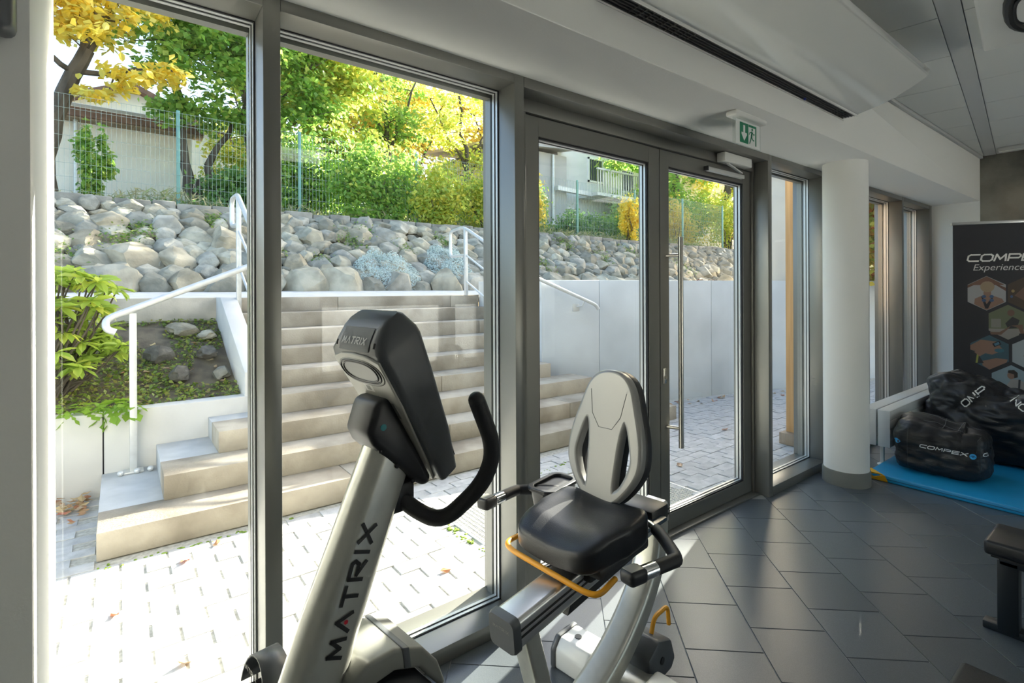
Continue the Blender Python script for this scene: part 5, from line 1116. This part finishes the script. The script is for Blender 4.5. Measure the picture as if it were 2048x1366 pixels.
# ------------------------------------------------------------------ banner
bx, by = 6.19, 1.306; ang_b = math.atan2(-.869, .4936)
bn = thing('rollup_banner', 'dark roll-up banner with white lettering and hexagon photos', 'banner', (bx, by, 0), ang_b)
MB().box(.0, .85, -.001, .001, .08, 1.985).build('fabric', bannerm, bn, smooth=0)
MB().box(-.012, .862, -.014, .014, 1.985, 2.012).build('top_rail', alu, bn, bevel=.004); MB().box(-.01, .86, -.06, .06, .0, .085).build('base', alu, bn, bevel=.015); MB().tube([(.425, .02, .08), (.425, .02, 1.99)], .008, 8).build('pole', alu, bn)
q, wd = strokes('COMPEX', .080, .058, .0135, .017, .22); place_text('white_lettering', q, whitet, bn, (.105, -.0016, 1.648), (1, 0, 0), (0, 0, 1))
fonttext('tagline', 'Experience C', .082, mat('grey print', (.60, .60, .60), .5), bn, (.142, -.0016, 1.562), (1, 0, 0), (0, 0, 1), .25)
def flat(name, pts, col, parent, y):
    g_ = sum(col)/3; col = tuple((c*.75+g_*.25)*.62 for c in col); return MB().add([(x, y, z) for x, z in pts], [tuple(range(len(pts)))]).build(name, mat('print %02d%02d%02d' % tuple(int(c*99) for c in col), col, .6), parent, smooth=0, fix=False)  # print colours dimmed to put the banner's shade into them
def hexa(cx_, cz_, bg, feats, r_=.158):
    hx = flat('photo_hexagon', [(cx_+r_*math.sin(k*PI/3), cz_+r_*math.cos(k*PI/3)) for k in range(6)], bg, bn, -.0016)
    for i, (nm, pts, col) in enumerate(feats): flat(nm, [(cx_+x, cz_+z) for x, z in pts], col, hx, -.0020-.0003*i)
ell = lambda cx_, cz_, rx, rz, n=14: [(cx_+rx*math.cos(2*PI*k/n), cz_+rz*math.sin(2*PI*k/n)) for k in range(n)]
skin, skd = (.42, .22, .14), (.26, .13, .08)
hexa(.244, 1.352, (.50, .52, .56), [('printed_wall', [(-.137, .05), (0, .125), (.137, .05), (.137, .02), (0, .155), (-.137, .075)], (.22, .09, .05)), ('printed_brick', [(-.13, .075), (0, .155), (.13, .075)], (.28, .12, .07)), ('printed_back', [(-.09, -.10), (-.085, -.05), (-.03, -.02), (.04, -.02), (.11, -.05), (.125, -.08), (0, -.155)], skin), ('printed_neck', ell(.005, .0, .028, .04), skin), ('printed_hair', ell(.005, .06, .052, .05), (.50, .36, .20)), ('printed_top', [(-.04, -.03), (-.03, -.03), (0, -.1), (.04, -.03), (.05, -.03), (.01, -.14), (-.01, -.14)], (.02, .02, .03)), ('printed_pad', ell(-.02, -.03, .016, .014), (.02, .12, .34)), ('printed_pad', ell(.035, -.03, .016, .014), (.02, .12, .34)), ('printed_pad', ell(-.02, -.065, .016, .014), (.02, .12, .34)), ('printed_pad', ell(.035, -.065, .016, .014), (.02, .12, .34))])
hexa(.530, 1.352, (.10, .06, .04), [('printed_arm', [(-.09, -.02), (-.02, .06), (.06, .08), (.1, 0), (0, -.08)], skd), ('printed_glow', ell(-.10, .02, .012, .014), (.5, .35, .1)), ('printed_glow', ell(-.11, -.03, .010, .012), (.05, .15, .4))])
hexa(.395, 1.090, (.20, .24, .12), [('printed_floor', [(-.137, -.06), (.137, -.06), (.137, -.079), (0, -.158), (-.137, -.079)], (.40, .38, .35)), ('printed_fence', [(-.12, -.05), (-.05, -.05), (-.05, .03), (-.12, .03)], (.34, .34, .30)), ('printed_torso', [(-.02, -.01), (.03, .05), (.08, .02), (.06, -.05), (.0, -.06)], (.04, .04, .05)), ('printed_head', ell(.02, .085, .026, .03), skd), ('printed_leg', [(-.13, -.09), (-.06, -.09), (.02, -.03), (.0, -.06), (-.05, -.115), (-.12, -.115)], skd), ('printed_leg', [(.02, -.03), (.10, -.02), (.11, -.10), (.085, -.10), (.07, -.05)], skd), ('printed_shoe', [(.075, -.10), (.125, -.10), (.125, -.12), (.075, -.12)], (.03, .03, .03))])
hexa(.262, .812, (.04, .15, .22), [('printed_thigh', [(-.137, .06), (-.06, .115), (.05, .10), (.10, .02), (.02, -.02), (-.08, .0), (-.137, .02)], skin), ('printed_thigh', [(-.05, -.08), (.05, -.05), (.13, -.06), (.12, -.088), (0, -.158), (-.05, -.12)], skin), ('printed_shirt', [(-.137, .02), (-.09, .0), (-.04, -.10), (-.09, -.106), (-.137, -.079)], (.03, .035, .05)), ('printed_stripe', [(-.09, -.02), (-.075, -.02), (-.085, -.10), (-.10, -.10)], (.45, .50, .03)), ('printed_hand', [(-.11, .0), (-.05, .03), (-.03, -.01), (-.07, -.04)], skin), ('printed_device', [(.02, .08), (.07, .11), (.085, .075), (.035, .05)], (.01, .02, .04)), ('printed_display', [(.032, .080), (.065, .098), (.073, .078), (.042, .060)], (.05, .3, .5)), ('printed_cable', ell(.07, .02, .035, .018), (.02, .22, .34))])
hexa(.560, .812, (.46, .56, .64), [('printed_figure', [(.0, -.12), (-.02, -.02), (.03, .05), (.1, .02), (.1, -.1)], (.16, .24, .36)), ('printed_arm', [(-.06, -.02), (.02, .04), (.03, .01), (-.05, -.05)], skin)])
hexa(.415, .545, (.30, .48, .60), [('printed_jacket', [(-.04, -.13), (-.03, -.02), (.0, .03), (.06, .03), (.11, -.01), (.12, -.09), (0, -.155)], (.50, .47, .46)), ('printed_face', ell(.0, .065, .028, .034), skin), ('printed_hair', [(-.025, .09), (-.02, .11), (.02, .115), (.045, .09), (.045, .05), (.02, .04), (.02, .075)], (.05, .03, .02)), ('printed_strap', [(.05, .03), (.065, .03), (.06, -.08), (.045, -.08)], (.06, .06, .08))])

# ------------------------------------------------------------------ weight benches
def bench(label, x0, x1, y1, zt, ylen):
    t = thing('flat_bench', label, 'bench', ((x0+x1)/2, y1, 0), group='flat weight benches'); hw = (x1-x0)/2
    MB().box(-hw, hw, -ylen, 0, zt-.058, zt).build('pad', vinyl, t, bevel=.014, seg=3); MB().box(-hw+.02, hw-.02, -ylen+.02, -.02, zt-.068, zt-.056).build('pad_board', blackp, t, smooth=0)
    MB().box(-.03, .03, -ylen+.1, -.03, zt-.12, zt-.066).build('spine', benchm, t, bevel=.004)
    for y_ in (-.055, -ylen+.2):
        MB().box(-.03, .03, y_-.035, y_+.03, .012, zt-.10).build('leg', benchm, t, bevel=.004)
        MB().box(-.028, .028, y_-.20 if y_ < -.5 else y_-.22, y_+.20 if y_ < -.5 else y_+.075, .0, .03).build('foot', benchm, t, bevel=.004)
    return t
bench('flat black weight bench standing beside the blue gym mat', 2.745, 2.995, .490, .400, 1.15)
bench('flat black weight bench farther from the mat, in open floor', 1.43, 1.725, .352, .450, 1.15)
